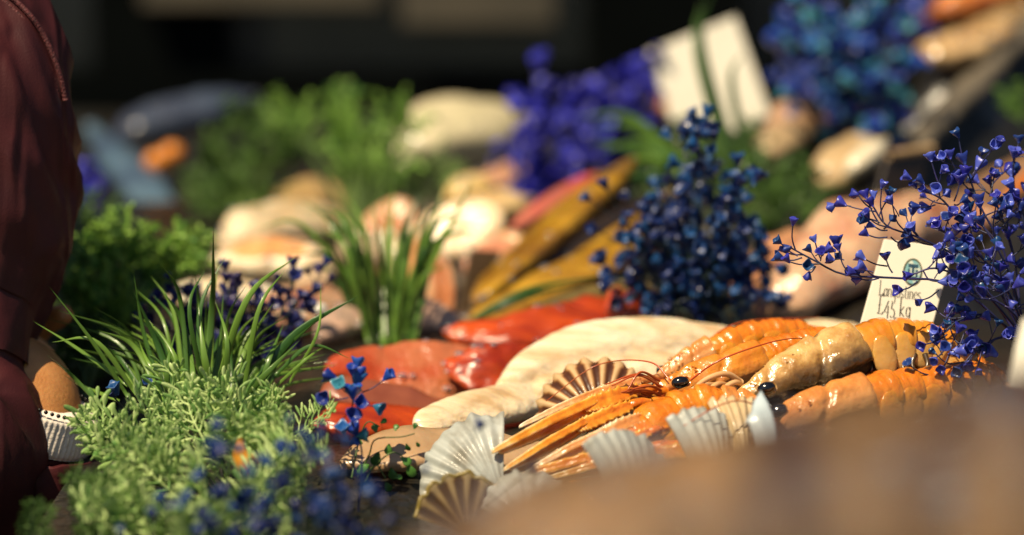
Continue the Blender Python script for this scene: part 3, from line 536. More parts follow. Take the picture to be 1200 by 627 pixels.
# E, curled abdomen in front
lE, *_ = langoustine('front langoustine curling its glossy orange abdomen under the pale legs',
    [(905, 492, 1.275, 5), (890, 484, 1.275, 12), (868, 476, 1.275, 18), (848, 474, 1.272, 21), (826, 474, 1.27, 25), (800, 484, 1.268, 29), (768, 500, 1.262, 31), (735, 522, 1.255, 27), (705, 543, 1.25, 20), (685, 556, 1.245, 12)], split=.34, car=M_carC, abd=M_abd, legs=2, eyes=(), nseg=5, pleura=.6)
claw(lD, (748, 447, 1.312), (700, 462, 1.297), (612, 500, 1.275), 8.5, M=M_clawp, arm=[(785, 440, 1.335), (765, 443, 1.32), (746, 447, 1.312)], gap=.4)
claw(lE, (760, 506, 1.248), (715, 528, 1.24), (636, 566, 1.23), 8.5, arm=[(790, 500, 1.258), (775, 502, 1.25), (758, 506, 1.248)], gap=.4)
claw(lE, (748, 490, 1.255), (705, 510, 1.245), (624, 550, 1.235), 9.5, M=M_clawp, arm=[(775, 486, 1.262), (760, 486, 1.26), (740, 495, 1.255)], gap=.3)
# C and its claws, low in front
lC, *_ = langoustine('pinkish langoustine nearest the brown foreground shape with black eye low in front',
    [(884, 506, 1.245, 6), (908, 500, 1.25, 17), (940, 490, 1.255, 26), (980, 478, 1.262, 31), (1020, 468, 1.27, 32), (1055, 461, 1.28, 30), (1095, 456, 1.29, 28), (1130, 448, 1.30, 25), (1158, 446, 1.31, 20), (1175, 452, 1.315, 13)], split=.42, car=M_carC, abd=M_abd, legs=4, eyesize=7.5, eyes=(-1,), eye_px=[(912, 481, 1.232, .35)])
claw(lC, (760, 524, 1.232), (680, 542, 1.226), (572, 576, 1.222), 12, arm=[(890, 514, 1.24), (825, 522, 1.235), (758, 524, 1.232)], gap=.35)
claw(lC, (850, 522, 1.23), (770, 532, 1.225), (640, 562, 1.218), 10, arm=[(895, 512, 1.24), (875, 516, 1.235), (848, 522, 1.23)], gap=.35)
for lg, pp in ((lC, [(905, 484, 1.235), (860, 470, 1.21), (800, 500, 1.20), (720, 560, 1.19)]), (lA, [(786, 446, 1.31), (760, 424, 1.32), (700, 428, 1.34), (640, 470, 1.33)]), (lD, [(800, 430, 1.36), (860, 380, 1.39), (960, 372, 1.42)])):
    ant_px(lg, pp, 1.1, .5)
# B, the large one with arched tail
lB, *_ = langoustine('largest khaki sided langoustine with arched orange tail before the card',
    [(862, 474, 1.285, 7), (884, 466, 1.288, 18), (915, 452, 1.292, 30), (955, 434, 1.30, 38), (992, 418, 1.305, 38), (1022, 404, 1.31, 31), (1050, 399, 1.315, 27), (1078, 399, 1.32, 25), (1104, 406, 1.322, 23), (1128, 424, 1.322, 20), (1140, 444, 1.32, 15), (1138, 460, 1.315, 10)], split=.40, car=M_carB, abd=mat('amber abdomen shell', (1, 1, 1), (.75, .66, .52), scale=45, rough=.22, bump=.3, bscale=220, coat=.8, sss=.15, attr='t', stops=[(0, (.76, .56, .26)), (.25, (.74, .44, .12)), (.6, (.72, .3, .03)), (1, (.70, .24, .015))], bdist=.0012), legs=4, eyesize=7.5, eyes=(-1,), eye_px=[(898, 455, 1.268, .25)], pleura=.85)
for k in range(7):
    x = 1012 + k * 12; leg_px(lB, [(x, 415, 1.308), (x + R.uniform(-3, 5), 428, 1.305), (x + R.uniform(-6, 8), 446, 1.30)], 3.6, 1.8, M_legd)
for x, y, q in ((950, 470, 0), (968, 466, 1), (985, 460, 2), (1000, 452, 3), (932, 476, 4)):
    leg_px(lB, [(x, y - 6, 1.296), (x - 10, y + 4, 1.272), (x - 24, y + 6, 1.266), (x - 36, y + 16, 1.262)], 3.0, 1.3)
lF, *_ = langoustine('bright orange langoustine mostly hidden beneath the arched tail',
    [(1010, 452, 1.325, 5), (1030, 444, 1.33, 14), (1055, 436, 1.335, 20), (1085, 432, 1.34, 22), (1115, 432, 1.345, 22), (1142, 436, 1.35, 20), (1165, 444, 1.355, 14), (1178, 452, 1.36, 9)], split=.35, car=M_abd, abd=M_abd, legs=2, eyes=())

# ------------------------------------------------------------------ price cards
M_card = mat('white card', (.80, .76, .64), (.74, .70, .58), scale=12, rough=.6)
M_ink = mat('black ink', (.012, .012, .014), (.01, .01, .01), rough=.5)
M_wood = mat('brown card back', (.10, .06, .028), (.06, .035, .015), scale=30, rough=.5, stretch=(1, 1, 5))
def card(name, label, bl, br, tl, M, edge=None, th=.0018):
    O, A, B = at(*bl), at(*br), at(*tl); X = A - O; Y = B - O; Nn = X.cross(Y).normalized()
    v = [O, O + X, O + X + Y, O + Y]; v += [p - Nn * th for p in v]
    mb = MB().add(v, [(0, 1, 2, 3), (7, 6, 5, 4), (0, 4, 5, 1), (1, 5, 6, 2), (2, 6, 7, 3), (3, 7, 4, 0)])
    r = thing(name, label, 'price card' if M is M_card else 'card', base_of(mb)); o = obj('board', mb, M, r, False); bevel(o, .0006)
    if edge: e = obj('edge', tube([O + Y, O + X + Y], th * 1.2, n=8, k=6), edge, r)
    return r, O, X, Y, Nn
cr_, O, X, Y, Nn = card('price_card', 'white price card reading langostines, standing behind the arched tail', (1000, 408, 1.35), (1083, 418, 1.35), (1036, 280, 1.362), M_card)
Wd, Ht = X.length, Y.length; Xu, Yu = X.normalized(), (Y - X.normalized() * Y.dot(X.normalized())).normalized()
def arc(cx, cy, rx, ry, a0, a1, n=10): return [(cx + rx * math.cos(math.radians(a0 + (a1 - a0) * i / n)), cy + ry * math.sin(math.radians(a0 + (a1 - a0) * i / n))) for i in range(n + 1)]
GL = {  # pen strokes, x-height .5, cap height 1
 'L': (.55, [[(.02, .97), (.24, 1)], [(.13, 1), (.13, .03)], [(.0, .02), (.45, 0), (.5, .2)]]),
 'a': (.42, [arc(.18, .25, .15, .25, 20, 350), [(.32, .5), (.32, .05), (.4, .02)]]),
 'n': (.46, [[(.06, .5), (.06, 0)], [(.06, .35)] + arc(.2, .33, .14, .17, 160, 0, 8) + [(.34, 0)]]),
 'g': (.42, [arc(.18, .26, .14, .24, 20, 350), [(.32, .5), (.32, -.22)] + arc(.17, -.22, .15, .14, 0, -160, 8)]),
 'o': (.42, [arc(.19, .25, .15, .25, 0, 360, 14)]),
 's': (.36, [arc(.17, .37, .12, .13, 40, 250, 9) + arc(.17, .12, .13, .13, 70, -150, 9)]),
 't': (.32, [[(.14, .78), (.14, .08), (.26, .0)], [(.02, .5), (.27, .52)]]),
 'i': (.22, [[(.09, .5), (.09, 0)], [(.08, .68), (.11, .74)]]),
 'e': (.40, [[(.05, .27), (.32, .29)] + arc(.18, .26, .15, .24, 10, 320, 12)]),
 '£': (.52, [arc(.3, .82, .12, .17, 20, 180, 8) + [(.17, .5), (.16, .1), (.04, .02)], [(.04, .45), (.34, .47)], [(.04, .03), (.42, 0), (.46, .12)]]),
 '4': (.46, [[(.3, .7), (.02, .12), (.4, .14)], [(.3, .45), (.3, -.18)]]),
 '5': (.44, [[(.36, .62), (.12, .6), (.09, .3)] + arc(.17, .1, .17, .22, 110, -140, 10)]),
 'k': (.46, [[(.06, .98), (.06, 0)], [(.32, .5), (.07, .24), (.36, 0)]]), ' ': (.25, [])}
def write(text, cx, cy, h, cond=.62, nib=.085):
    wtot = sum(GL[c][0] for c in text) * h * cond; x = cx * Wd - wtot / 2; mb = MB()
    nv = (Xu * math.cos(.35) + Yu * math.sin(.35)) * nib * h * .62
    for c in text:
        for st in GL[c][1]:
            pts = [O + Xu * (x + px * h * cond) + Yu * (cy * Ht + py * h) + Nn * .0003 for px, py in st]
            for p, q in zip(pts, pts[1:]):
                k = len(mb.v); mb.add([p - nv / 2, p + nv / 2, q + nv / 2, q - nv / 2], [(0, 1, 2, 3)])
        x += GL[c][0] * h * cond
    return mb
obj('lettering', write('Langostines', .58, .485, m(18.5, 1.355)), M_ink, cr_, False, label='printed word Langostines')
obj('price_lettering', write('£45 kg', .52, .325, m(24, 1.355), cond=.66), M_ink, cr_, False, label='printed price £45 kg')
ec = O + X * .52 + Y * .735 - X * 0; eb = MB()
def ell(rx, ry, lift, n=28, w=None):
    r_ = []; 
    for i in range(n):
        a = 2 * PI * i / n; r_.append(ec + Xu * rx * math.cos(a) + Yu * ry * math.sin(a) + Nn * lift)
    return r_
rx, ry = m(11.5, 1.355), m(16.5, 1.355)
o1, o2 = ell(rx, ry, .0003), ell(rx * .84, ry * .88, .0003); n = 28
obj('emblem_border', MB().add(o1 + o2, [(i, (i + 1) % n, n + (i + 1) % n, n + i) for i in range(n)]), mat('olive ink', (.12, .14, .07), (.05, .07, .06), scale=300), cr_, False)
obj('emblem', MB().add(ell(rx * .8, ry * .85, .0003), [tuple(range(n))]), mat('teal emblem', (.2, .42, .45), (.62, .68, .58), scale=260, rough=.5, lo=.45, hi=.55), cr_, False, label='small oval teal crest')
bm_ = MB()
for sx, sy, wx, wy in ((0, .45, .5, .12), (0, .1, .12, .3), (-.4, -.05, .1, .25), (.4, -.05, .1, .25), (0, -.45, .45, .12)):
    c0 = ec + Xu * rx * sx + Yu * ry * sy + Nn * .0006; bm_.add([c0 - Xu * rx * wx - Yu * ry * wy, c0 + Xu * rx * wx - Yu * ry * wy, c0 + Xu * rx * wx + Yu * ry * wy, c0 - Xu * rx * wx + Yu * ry * wy], [(0, 1, 2, 3)])
obj('emblem_charge', bm_, mat('dark teal ink', (.02, .12, .17), (.02, .05, .1), rough=.5), cr_, False)
card('price_card', 'blank looking cream card tilted at the back near the far blue flowers', (800, 178, 2.3), (903, 135, 2.33), (759, 60, 2.32), M_card)
card('brown_card', 'brown card back standing right of the round cream steak', (530, 392, 1.74), (566, 392, 1.76), (552, 292, 1.78), M_wood)
card('brown_card', 'dark brown card with tan lit top edge under the worn rim', (1022, 250, 1.86), (1074, 240, 1.9), (1040, 182, 1.88), mat('dark card', (.035, .022, .015), (.02, .013, .01), rough=.5), edge=mat('tan edge', (.45, .3, .15), rough=.5), th=.003)
card('price_card', 'pale blurred card corner at the right edge nearest the camera', (1180, 448, 1.05), (1290, 470, 1.04), (1199, 372, 1.06), M_card)

# ------------------------------------------------------------------ plants
M_fern = mat('lime fern', (.58, .72, .31), (.14, .31, .07), scale=60, rough=.5, rnd=True, transl=.25, lo=.2, hi=.8, c3=(.42, .60, .20))
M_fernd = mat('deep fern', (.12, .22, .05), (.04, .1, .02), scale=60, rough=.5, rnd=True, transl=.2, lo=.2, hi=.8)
M_grass = mat('grass blade green', (.17, .31, .045), (.04, .12, .02), scale=25, rough=.35, rnd=True, transl=.22, lo=.2, hi=.8, coat=.15)
M_grassd = mat('dark grass blade', (.07, .14, .03), (.02, .06, .012), scale=25, rough=.4, rnd=True, transl=.2, lo=.2, hi=.8)
M_stemg = mat('green stem', (.09, .15, .03), (.04, .08, .015), scale=40, rough=.5)
M_leaf = mat('leaf green', (.34, .58, .10), (.03, .13, .02), scale=30, rough=.4, rnd=True, transl=.3, lo=.15, hi=.85)
M_leafy = mat('yellow green leaf', (.36, .60, .09), (.05, .2, .02), scale=30, rough=.4, rnd=True, transl=.3, lo=.15, hi=.85)
M_leafp = mat('pale leaf green', (.38, .52, .17), (.12, .26, .06), scale=30, rough=.4, rnd=True, transl=.3, lo=.15, hi=.85)
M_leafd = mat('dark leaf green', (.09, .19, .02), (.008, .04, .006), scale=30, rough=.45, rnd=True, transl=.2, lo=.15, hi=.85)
def blos(c1, c2, c3, name): return mat(name, c1, c2, scale=260, rough=.38, rnd=True, transl=.15, lo=.1, hi=.9, c3=c3, coat=.15, detail=2)
M_blue = blos((.09, .13, .60), (.004, .065, .14), (.030, .026, .34), 'blue violet blossom')
M_blue2 = blos((.012, .08, .25), (.002, .005, .04), (.007, .024, .14), 'navy teal blossom')
M_blue3 = blos((.05, .055, .55), (.004, .003, .12), (.012, .010, .36), 'ultramarine blossom')
M_blue4 = blos((.05, .26, .34), (.006, .012, .13), (.015, .06, .42), 'turquoise blue blossom')
M_blue5 = blos((.012, .06, .22), (.002, .008, .05), (.008, .02, .14), 'deep navy blossom')
M_stemb = mat('dark blue stem', (.03, .025, .12), (.012, .02, .05), scale=80, rough=.45)
M_stemn = mat('navy green stem', (.015, .03, .05), (.02, .04, .02), scale=80, rough=.45)

def leaflet(a, dr, nrm, ln, wd, th=.12, curl=.15, n=6, k=6, tip=1.0):
    rws = []
    for t, w_ in ((0, .18), (.25, .55), (.6, 1.0 if tip >= 1 else .9), (.85, .85 * tip), (.97, .42 * tip), (1, .03)):
        rws.append((*(a + dr * ln * t + nrm * (-curl * ln * t * t)), wd * w_, wd * w_ * th * 2 + wd * .05))
    return loft(rws, n=n, k=6, up=nrm)
def frond_mesh(rs):
    """fleshy much divided frond growing along +Y, face towards +Z"""
    q = random.Random(rs); mb = MB(); L = 1.0; sp = [V((q.uniform(-.05, .05) * t, t * L, .16 * t - .30 * t * t)) for t in (0, .25, .5, .75, 1)]
    mb.merge(tube(sp, .022, .012, n=5, k=8)); pos = cr([tuple(p) for p in sp], 21)
    for k in range(4, 20, 3):
        p = V(pos[k]); t = k / 20
        for sd in (-1, 1):
            ln = .42 * (1 - .55 * t) * q.uniform(.8, 1.15); dr = V((sd * .75, .62 + .3 * t, q.uniform(-.05, .35))).normalized()
            mb.merge(tube([p, p + dr * ln * .6, p + dr * ln + V((0, .05, -.04))], .017, .011, n=4, k=4))
            for j, (tt, ss) in enumerate(((.4, 1), (.58, -1), (.8, 1), (.98, 0))):
                a = p + dr * ln * tt; d2 = (dr + V((-dr.y, dr.x, 0)) * ss * .75 + V((0, 0, q.uniform(-.1, .35)))).normalized()
                mb.merge(leaflet(a, d2, V((0, 0, 1)), .20 * q.uniform(.7, 1.35), .028 * q.uniform(.85, 1.3), th=.16, curl=-.2, n=6))
    for ss in (-.5, 0, .5):
        mb.merge(leaflet(V(pos[20]), V((ss, 1, .1)).normalized(), V((0, 0, 1)), .15, .032, th=.28, n=6))
    return mb
FR = [frond_mesh(k) for k in range(5)]
def basis(y, z):
    y = y.normalized(); z = (z - y * z.dot(y)).normalized(); x = y.cross(z); return Matrix((x, y, z)).transposed().to_4x4()
def fern(label, name, cen, M, spots, size, cat='fern', group=None):
    """spots: (world point, outward direction)"""
    r = thing(name, label, cat, cen, group)
    mes = [mesh_of(f, 'frond', M) for f in FR]; st = MB()
    for i, (p, o) in enumerate(spots):
        s = size * R.uniform(.75, 1.2); y = (o + V((R.uniform(-.5, .5), R.uniform(-.5, .5), R.uniform(-.15, .5)))).normalized(); a = p - y * s * .55
        Mx = Matrix.Translation(a) @ basis(y, (-FWD * .9 + UP * .8 + V((R.uniform(-.6, .6), R.uniform(-.4, .4), R.uniform(-.3, .3))))) @ Matrix.Scale(s, 4)
        inst('frond', mes[i % 5], r, Mx)
        st.merge(tube([V(cen) + (a - V(cen)) * .1, V(cen).lerp(a, .6) + V((0, 0, .004)), a], .0009, .0007, n=5, k=8))
    obj('stem', st, M_stemg, r); return r
cen = at(280, 625, 1.27)
spots = []
for i in range(50):
    while True:
        x, y = R.uniform(116, 368), R.uniform(442, 632)
        top = 470 + 55 * abs((x - 255) / 150) ** 2.2 + 10 * math.sin(x * .05)
        if y > top: break
    d = 1.315 - (y - 440) / 200 * .185 - .02 * R.random() + .03 * abs((x - 270) / 190) ** 2
    p = at(x, y, d); o = (p - cen).normalized(); spots.append((p, (o * .9 + UP * .5 - FWD * .1 + RT * (x - 270) / 380).normalized()))
fern('bright lime green fern cushion in the lower left beside the cuff', 'fern_plant', cen, M_fern, spots, m(84, 1.27))
spots = []
for i in range(14):
    x, y = R.uniform(100, 160), R.uniform(580, 650); p = at(x, y, 1.16 + R.uniform(-.02, .03)); spots.append((p, (UP + RT * R.uniform(-.6, .4)).normalized()))
spots += [(at(36, 615, 1.14), UP), (at(50, 622, 1.14), (UP + RT * .3).normalized())]
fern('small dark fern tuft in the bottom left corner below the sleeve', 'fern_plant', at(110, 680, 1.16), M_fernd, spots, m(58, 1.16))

def blade_rows(pts, wpx):
    q = len(pts) - 1; P = cr([tuple(at(*p)) + (p[2],) for p in pts], 16); rws = []
    for i, p in enumerate(P):
        t = i / 15; wd = m(wpx, p[3]) * (.75 + .5 * math.sin(PI * min(1, t * 1.1 + .1))) * (1 - t ** 3) + 1e-5
        rws.append((*p[:3], wd * .62, wd * .12 + 1e-5))
    return rws
def grass(label, blades, M, group='grass tufts among the fish', stemc=None, name='grass_tuft'):
    b0 = at(*stemc); r = thing(name, label, 'grass plant', b0, group)
    for pts, wd in blades:
        sid = V((R.uniform(-.5, .5), -1, R.uniform(0, .5)))
        obj('blade', loft(blade_rows(pts, wd), n=8, k=16, up=sid), M, r)
    return r
D0 = 1.33
def bl(base, mid, tip, w_, db=D0, dm=None, dt=None): return ([(*base, db), (*mid, dm or db + R.uniform(-.015, .02)), (*tip, dt or db + R.uniform(-.03, .03))], w_)
B1 = [(p, w_ * .66) for p, w_ in [bl((238, 478), (249, 355), (250, 264), 9), bl((240, 478), (234, 366), (265, 299), 7), bl((250, 470), (290, 350), (348, 300), 8.5), bl((284, 470), (303, 364), (334, 316), 6.5),
      bl((282, 478), (345, 393), (422, 346), 12), bl((322, 440), (365, 405), (412, 421), 5), bl((196, 478), (169, 393), (156, 316), 7), bl((212, 480), (185, 405), (154, 336), 9),
      bl((222, 475), (211, 350), (187, 308), 6), bl((228, 470), (215, 382), (192, 342), 8), bl((198, 478), (196, 431), (207, 384), 7), bl((190, 470), (158, 407), (113, 386), 7.5),
      bl((160, 462), (112, 400), (60, 401), 6), bl((150, 465), (108, 400), (57, 335), 5.5), bl((122, 480), (84, 440), (54, 415), 5), bl((150, 452), (90, 408), (38, 376), 5),
      bl((245, 475), (222, 365), (240, 316), 6), bl((262, 475), (266, 400), (252, 352), 7), bl((272, 470), (270, 420), (276, 372), 7), bl((254, 480), (240, 420), (232, 352), 10),
      bl((300, 470), (316, 420), (332, 380), 7), bl((215, 478), (176, 428), (162, 398), 6), bl((178, 478), (140, 420), (118, 405), 6.5), bl((292, 475), (330, 415), (370, 376), 8),
      bl((262, 480), (290, 405), (322, 352), 7), bl((240, 480), (256, 420), (262, 340), 9), bl((310, 465), (360, 420), (384, 404), 4), bl((140, 470), (96, 452), (72, 438), 4.5),
      bl((205, 475), (206, 420), (172, 372), 7), bl((228, 480), (226, 440), (222, 392), 9), bl((338, 450), (372, 390), (376, 330), 4), bl((270, 480), (310, 440), (352, 398), 9)]]
for k in range(58):
    u = R.uniform(-1, 1); h = R.uniform(60, 185) * (1 - .35 * abs(u)); B1.append(bl((240 + u * 65, 482), (240 + u * 100, 480 - h * .7), (240 + u * R.uniform(150, 205), 480 - h), R.uniform(2.0, 4.6), 1.36, 1.37, 1.36 + R.uniform(-.05, .06)))
grass('sharp arching green grass tuft rising behind the lime fern', B1, M_grass, stemc=(245, 490, D0))
def rgrass(label, base, n, spread, hts, d, wd, M, tips=(), arch=.3, dd=.06, lean=0):
    L = []
    for (tx, ty, mx, my) in tips: L.append(bl((base[0] + R.uniform(-15, 15), base[1]), (mx, my), (tx, ty), wd * R.uniform(.8, 1.1), d, d, d + R.uniform(-dd, dd)))
    for i in range(n):
        u = R.uniform(-1, 1); h = R.uniform(*hts); x = base[0] + u * spread * .25; tx = x + u * spread * .75 + lean * h; ty = base[1] - h * (1 - .35 * abs(u))
        L.append(bl((x, base[1] + R.uniform(-4, 8)), ((x * .6 + tx * .4), base[1] - h * (.62)), (tx, ty), wd * R.uniform(.7, 1.2), d + R.uniform(-.02, .02), d + R.uniform(-.03, .03), d + R.uniform(-dd, dd)))
    return grass(label, L, M, stemc=(base[0], base[1], d))
rgrass('soft dark green grass tuft in front of the peach steaks', (455, 402), 36, 120, (110, 225), 1.63, 4.6, M_grass,
       tips=((520, 214, 505, 270), (557, 205, 525, 270), (372, 250, 405, 330), (420, 258, 428, 320), (350, 232, 392, 268), (505, 240, 492, 300), (440, 236, 446, 310), (300, 268, 360, 268), (385, 300, 420, 340)))
rgrass('dark curling grass tuft at the foot of the blank card', (888, 268), 30, 90, (60, 130), 2.0, 8, M_grassd,
       tips=((822, 0, 818, 70), (838, -18, 824, 60), (872, 60, 858, 105), (935, 200, 890, 190), (905, 232, 882, 186), (960, 215, 930, 185), (790, 150, 840, 175), (1000, 210, 950, 230)))
rgrass('yellow green grass leaning over the golden fish', (812, 222), 12, 30, (30, 60), 1.98, 9, M_grass,
       tips=((690, 150, 750, 152), (672, 138, 740, 140), (700, 178, 760, 170), (715, 196, 770, 186), (705, 212, 765, 205), (740, 226, 780, 215), (690, 165, 745, 178)), lean=-.9)
rgrass('single long green blade lying across the front golden fish', (540, 384), 0, 10, (20, 40), 1.60, 7, M_grassd, tips=((716, 322, 620, 340), (690, 330, 610, 350)))

def sprig_mesh(rs, pairs=7, round_=.0):
    q = random.Random(rs); mb = MB(); sp = [V((q.uniform(-.12, .12) * t, t, q.uniform(-.1, .1) * t)) for t in (0, .3, .6, 1)]
    mb.merge(tube(sp, .014, .007, n=4, k=6)); P = cr([tuple(p) for p in sp], pairs + 1)
    for k in range(1, pairs + 1):
        for sd in (-1, 1):
            ang = q.uniform(-.8, .8); dr = V((sd * .8 * math.cos(ang), .55, sd * .8 * math.sin(ang))).normalized()
            mb.merge(leaflet(V(P[k]), dr, V((q.uniform(-.3, .3), -.3, 1)).normalized(), q.uniform(.16, .26), q.uniform(.05, .08), th=.06, curl=.2, n=5))
    return mb
SPR = [sprig_mesh(20 + k) for k in range(6)]
def bush(label, lobes, M, size, name='leafy_shrub', cat='shrub', base=None, group='leafy shrubs among the fish'):
    """lobes: (px,py,d,rx,ry,count)"""
    b0 = at(*(base or (lobes[0][0], lobes[0][1] + lobes[0][4], lobes[0][2]))); r = thing(name, label, cat, b0, group); mb = MB(); st = MB()
    for px, py, d, rx, ry, n in lobes:
        c0 = at(px, py, d)
        for i in range(n):
            g = V((R.gauss(0, 1), R.gauss(0, 1), R.gauss(0, 1))).normalized() * R.uniform(.45, 1)
            p = c0 + RT * g.x * m(rx, d) + UP * g.z * m(ry, d) + FWD * g.y * m(rx, d)
            y = (g + V((0, 0, .7)) + V((R.uniform(-.4, .4), R.uniform(-.4, .4), R.uniform(-.3, .4)))).normalized(); s = m(size, d) * R.uniform(.7, 1.25)
            Mx = Matrix.Translation(p - y * s * .5) @ basis(y, V((R.uniform(-1, 1), R.uniform(-1, .2), R.uniform(.1, 1)))) @ Matrix.Scale(s, 4)
            mb.merge(SPR[i % 6].xf(Mx))
            if i % 3 == 0: st.merge(tube([b0, b0.lerp(p, .5) + V((R.uniform(-.01, .01), 0, .01)), p - y * s * .5], .0016, .0008, n=4, k=6))
    obj('foliage', mb, M, r); obj('stem', st, M_stemg, r); return r
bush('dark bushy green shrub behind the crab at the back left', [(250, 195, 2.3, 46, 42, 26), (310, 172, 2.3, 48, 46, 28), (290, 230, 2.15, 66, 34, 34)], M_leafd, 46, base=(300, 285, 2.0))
bush('bright feathery shrub standing left of the cream fish hump', [(405, 165, 2.12, 34, 56, 26), (436, 205, 2.08, 44, 46, 28), (468, 140, 2.12, 26, 24, 10), (340, 140, 2.2, 30, 22, 8)], M_leaf, 46, base=(420, 275, 2.0))
bush('pale sage shrub directly before the cream fish hump', [(500, 212, 2.15, 40, 30, 36), (440, 196, 2.12, 28, 28, 20)], M_leafp, 36, base=(480, 255, 2.1))
bush('low round shrub with sunlit yellow green top by the sleeve', [(150, 312, 1.62, 66, 46, 80), (205, 298, 1.68, 30, 30, 26), (125, 352, 1.56, 46, 36, 34)], M_leafy, 44, base=(150, 400, 1.6))
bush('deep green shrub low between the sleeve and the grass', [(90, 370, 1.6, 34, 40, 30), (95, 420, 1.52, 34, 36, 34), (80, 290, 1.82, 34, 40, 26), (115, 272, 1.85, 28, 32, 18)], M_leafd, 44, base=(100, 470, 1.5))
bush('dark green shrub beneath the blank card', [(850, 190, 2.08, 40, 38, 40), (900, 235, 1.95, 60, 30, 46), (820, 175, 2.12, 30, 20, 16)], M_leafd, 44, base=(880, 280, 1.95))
bush('little green sprig against the black tub', [(1190, 122, 2.1, 16, 14, 8)], M_leaf, 30, base=(1215, 150, 2.12))

def blossom_mesh(rs):
    q = random.Random(rs); n = 15; v = []; f = []; ph = q.uniform(0, 6)
    prof = ((.16, -.15), (.42, .25), (.72, .75), (1.0, 1.25), (.93, 1.32), (.70, .95), (.30, .55), (.03, .45))
    for i, (rr, z) in enumerate(prof):
        for j in range(n):
            a = 2 * PI * j / n; lb = (math.cos(a * 5 / 1 + ph) if False else math.cos(3 * a + ph)) * (.10 if i in (3, 4) else .05 if i in (2, 5) else 0)
            sq = 1 + .18 * math.cos(2 * a + ph * 1.7)
            v.append(V((rr * (1 + lb) * math.cos(a) * sq, rr * (1 + lb) * math.sin(a) / sq, z + (.13 * math.cos(3 * a + ph) if i in (3, 4) else 0))))
    for i in range(len(prof) - 1):
        for j in range(n): f.append((i * n + j, i * n + (j + 1) % n, (i + 1) * n + (j + 1) % n, (i + 1) * n + j))
    f.append(tuple(range(n))); k = (len(prof) - 1) * n; f.append(tuple(range(k, k + n))[::-1])
    return MB().add(v, f)
BLO = [blossom_mesh(k) for k in range(5)]
def zb(z):
    z = z.normalized(); x = z.orthogonal().normalized(); return Matrix((x, z.cross(x), z)).transposed().to_4x4()
KEEP = []
def clear(p):
    v = p - CAM; d = v.dot(FWD); x, y = 600 + v.dot(RT) / d * FPX, 313.5 - v.dot(UP) / d * FPX
    return any(a < x < b and c < y < e for a, b, c, e in KEEP)
def bunch(label, base, branches, M, Ms, bsize, sub=5, sublen=60, individual=False, start=.3, stemr=1.4, fixed=(), dens=1.0, group=None, cat='flower sprig', jit=.9, name='flower_bunch'):
    b0 = at(*base); r = thing(name, label, cat, b0, group); st = MB(); ends = []
    for br in branches:
        pts = [at(*p) for p in br]; d = br[0][2]; r0 = m(stemr, d)
        st.merge(tube(pts, r0, r0 * .6, n=6, k=18)); P = cr([tuple(p) for p in pts], 40); L = sum((pts[i + 1] - pts[i]).length for i in range(len(pts) - 1))
        tan = (V(P[39]) - V(P[36])).normalized(); ends.append((V(P[39]), tan))
        ns = max(1, int(sub * dens))
        for k in range(ns):
            t = start + (1 - start) * (k + R.random() * .8) / ns; i = min(38, int(t * 39)); p = V(P[i]); T = (V(P[i + 1]) - p).normalized()
            rd = V((R.gauss(0, 1), R.gauss(0, .8), R.gauss(.25, 1))).normalized(); dr = (T * .6 + rd * jit).normalized(); ln = m(sublen, d) * R.uniform(.45, 1.1)
            q1 = p + dr * ln * .5 + T * ln * .1; q2 = p + dr * ln + V((0, 0, ln * .22))
            if clear(q2): continue
            st.merge(tube([p, q1, q2], r0 * .6, r0 * .42, n=5, k=8)); e = (q2 - q1).normalized(); ends.append((q2, e))
            for s in range(R.choice((0, 1, 1, 2))):
                a = p.lerp(q2, R.uniform(.4, .8)); d2 = (e + V((R.gauss(0, .8), R.gauss(0, .8), R.gauss(.2, .7)))).normalized(); l2 = ln * R.uniform(.3, .55); q3 = a + d2 * l2
                st.merge(tube([a, a + d2 * l2 * .5 + V((0, 0, .0005)), q3], r0 * .45, r0 * .35, n=5, k=6)); ends.append((q3, d2))
    for (fx, fy, fd, par) in fixed:                      # blossoms seen singly in the photograph with the spot their stalk leaves from
        e = at(fx, fy, fd); a = at(*par); st.merge(tube([a, a.lerp(e, .5) + V((0, 0, -.001)), e], m(stemr * .62, fd), m(stemr * .5, fd), n=5, k=8)); ends.insert(0, (e, (e - a).normalized()))
    obj('stem', st, Ms, r)
    d = base[2]; s0 = m(bsize, d); rest = MB(); mes = None
    for i, (p, e) in enumerate(ends):
        z = (e + V((R.gauss(0, .35), R.gauss(0, .35), R.gauss(.15, .35)))).normalized(); s = s0 * R.uniform(.72, 1.18)
        Mx = Matrix.Translation(p - z * s * .2) @ zb(z) @ Matrix.Rotation(R.uniform(0, 6), 4, 'Z') @ Matrix.Diagonal((s, s, s * R.uniform(.85, 1.25), 1))
        if individual and i < 100:
            mes = mes or [mesh_of(b, 'blossom', M) for b in BLO]
            inst('blossom', mes[i % 5], r, Mx)
        else: rest.merge(BLO[i % 5].xf(Mx))
    if rest.v: o = obj('blossoms', rest, M, r); o['kind'] = 'stuff'
    return r
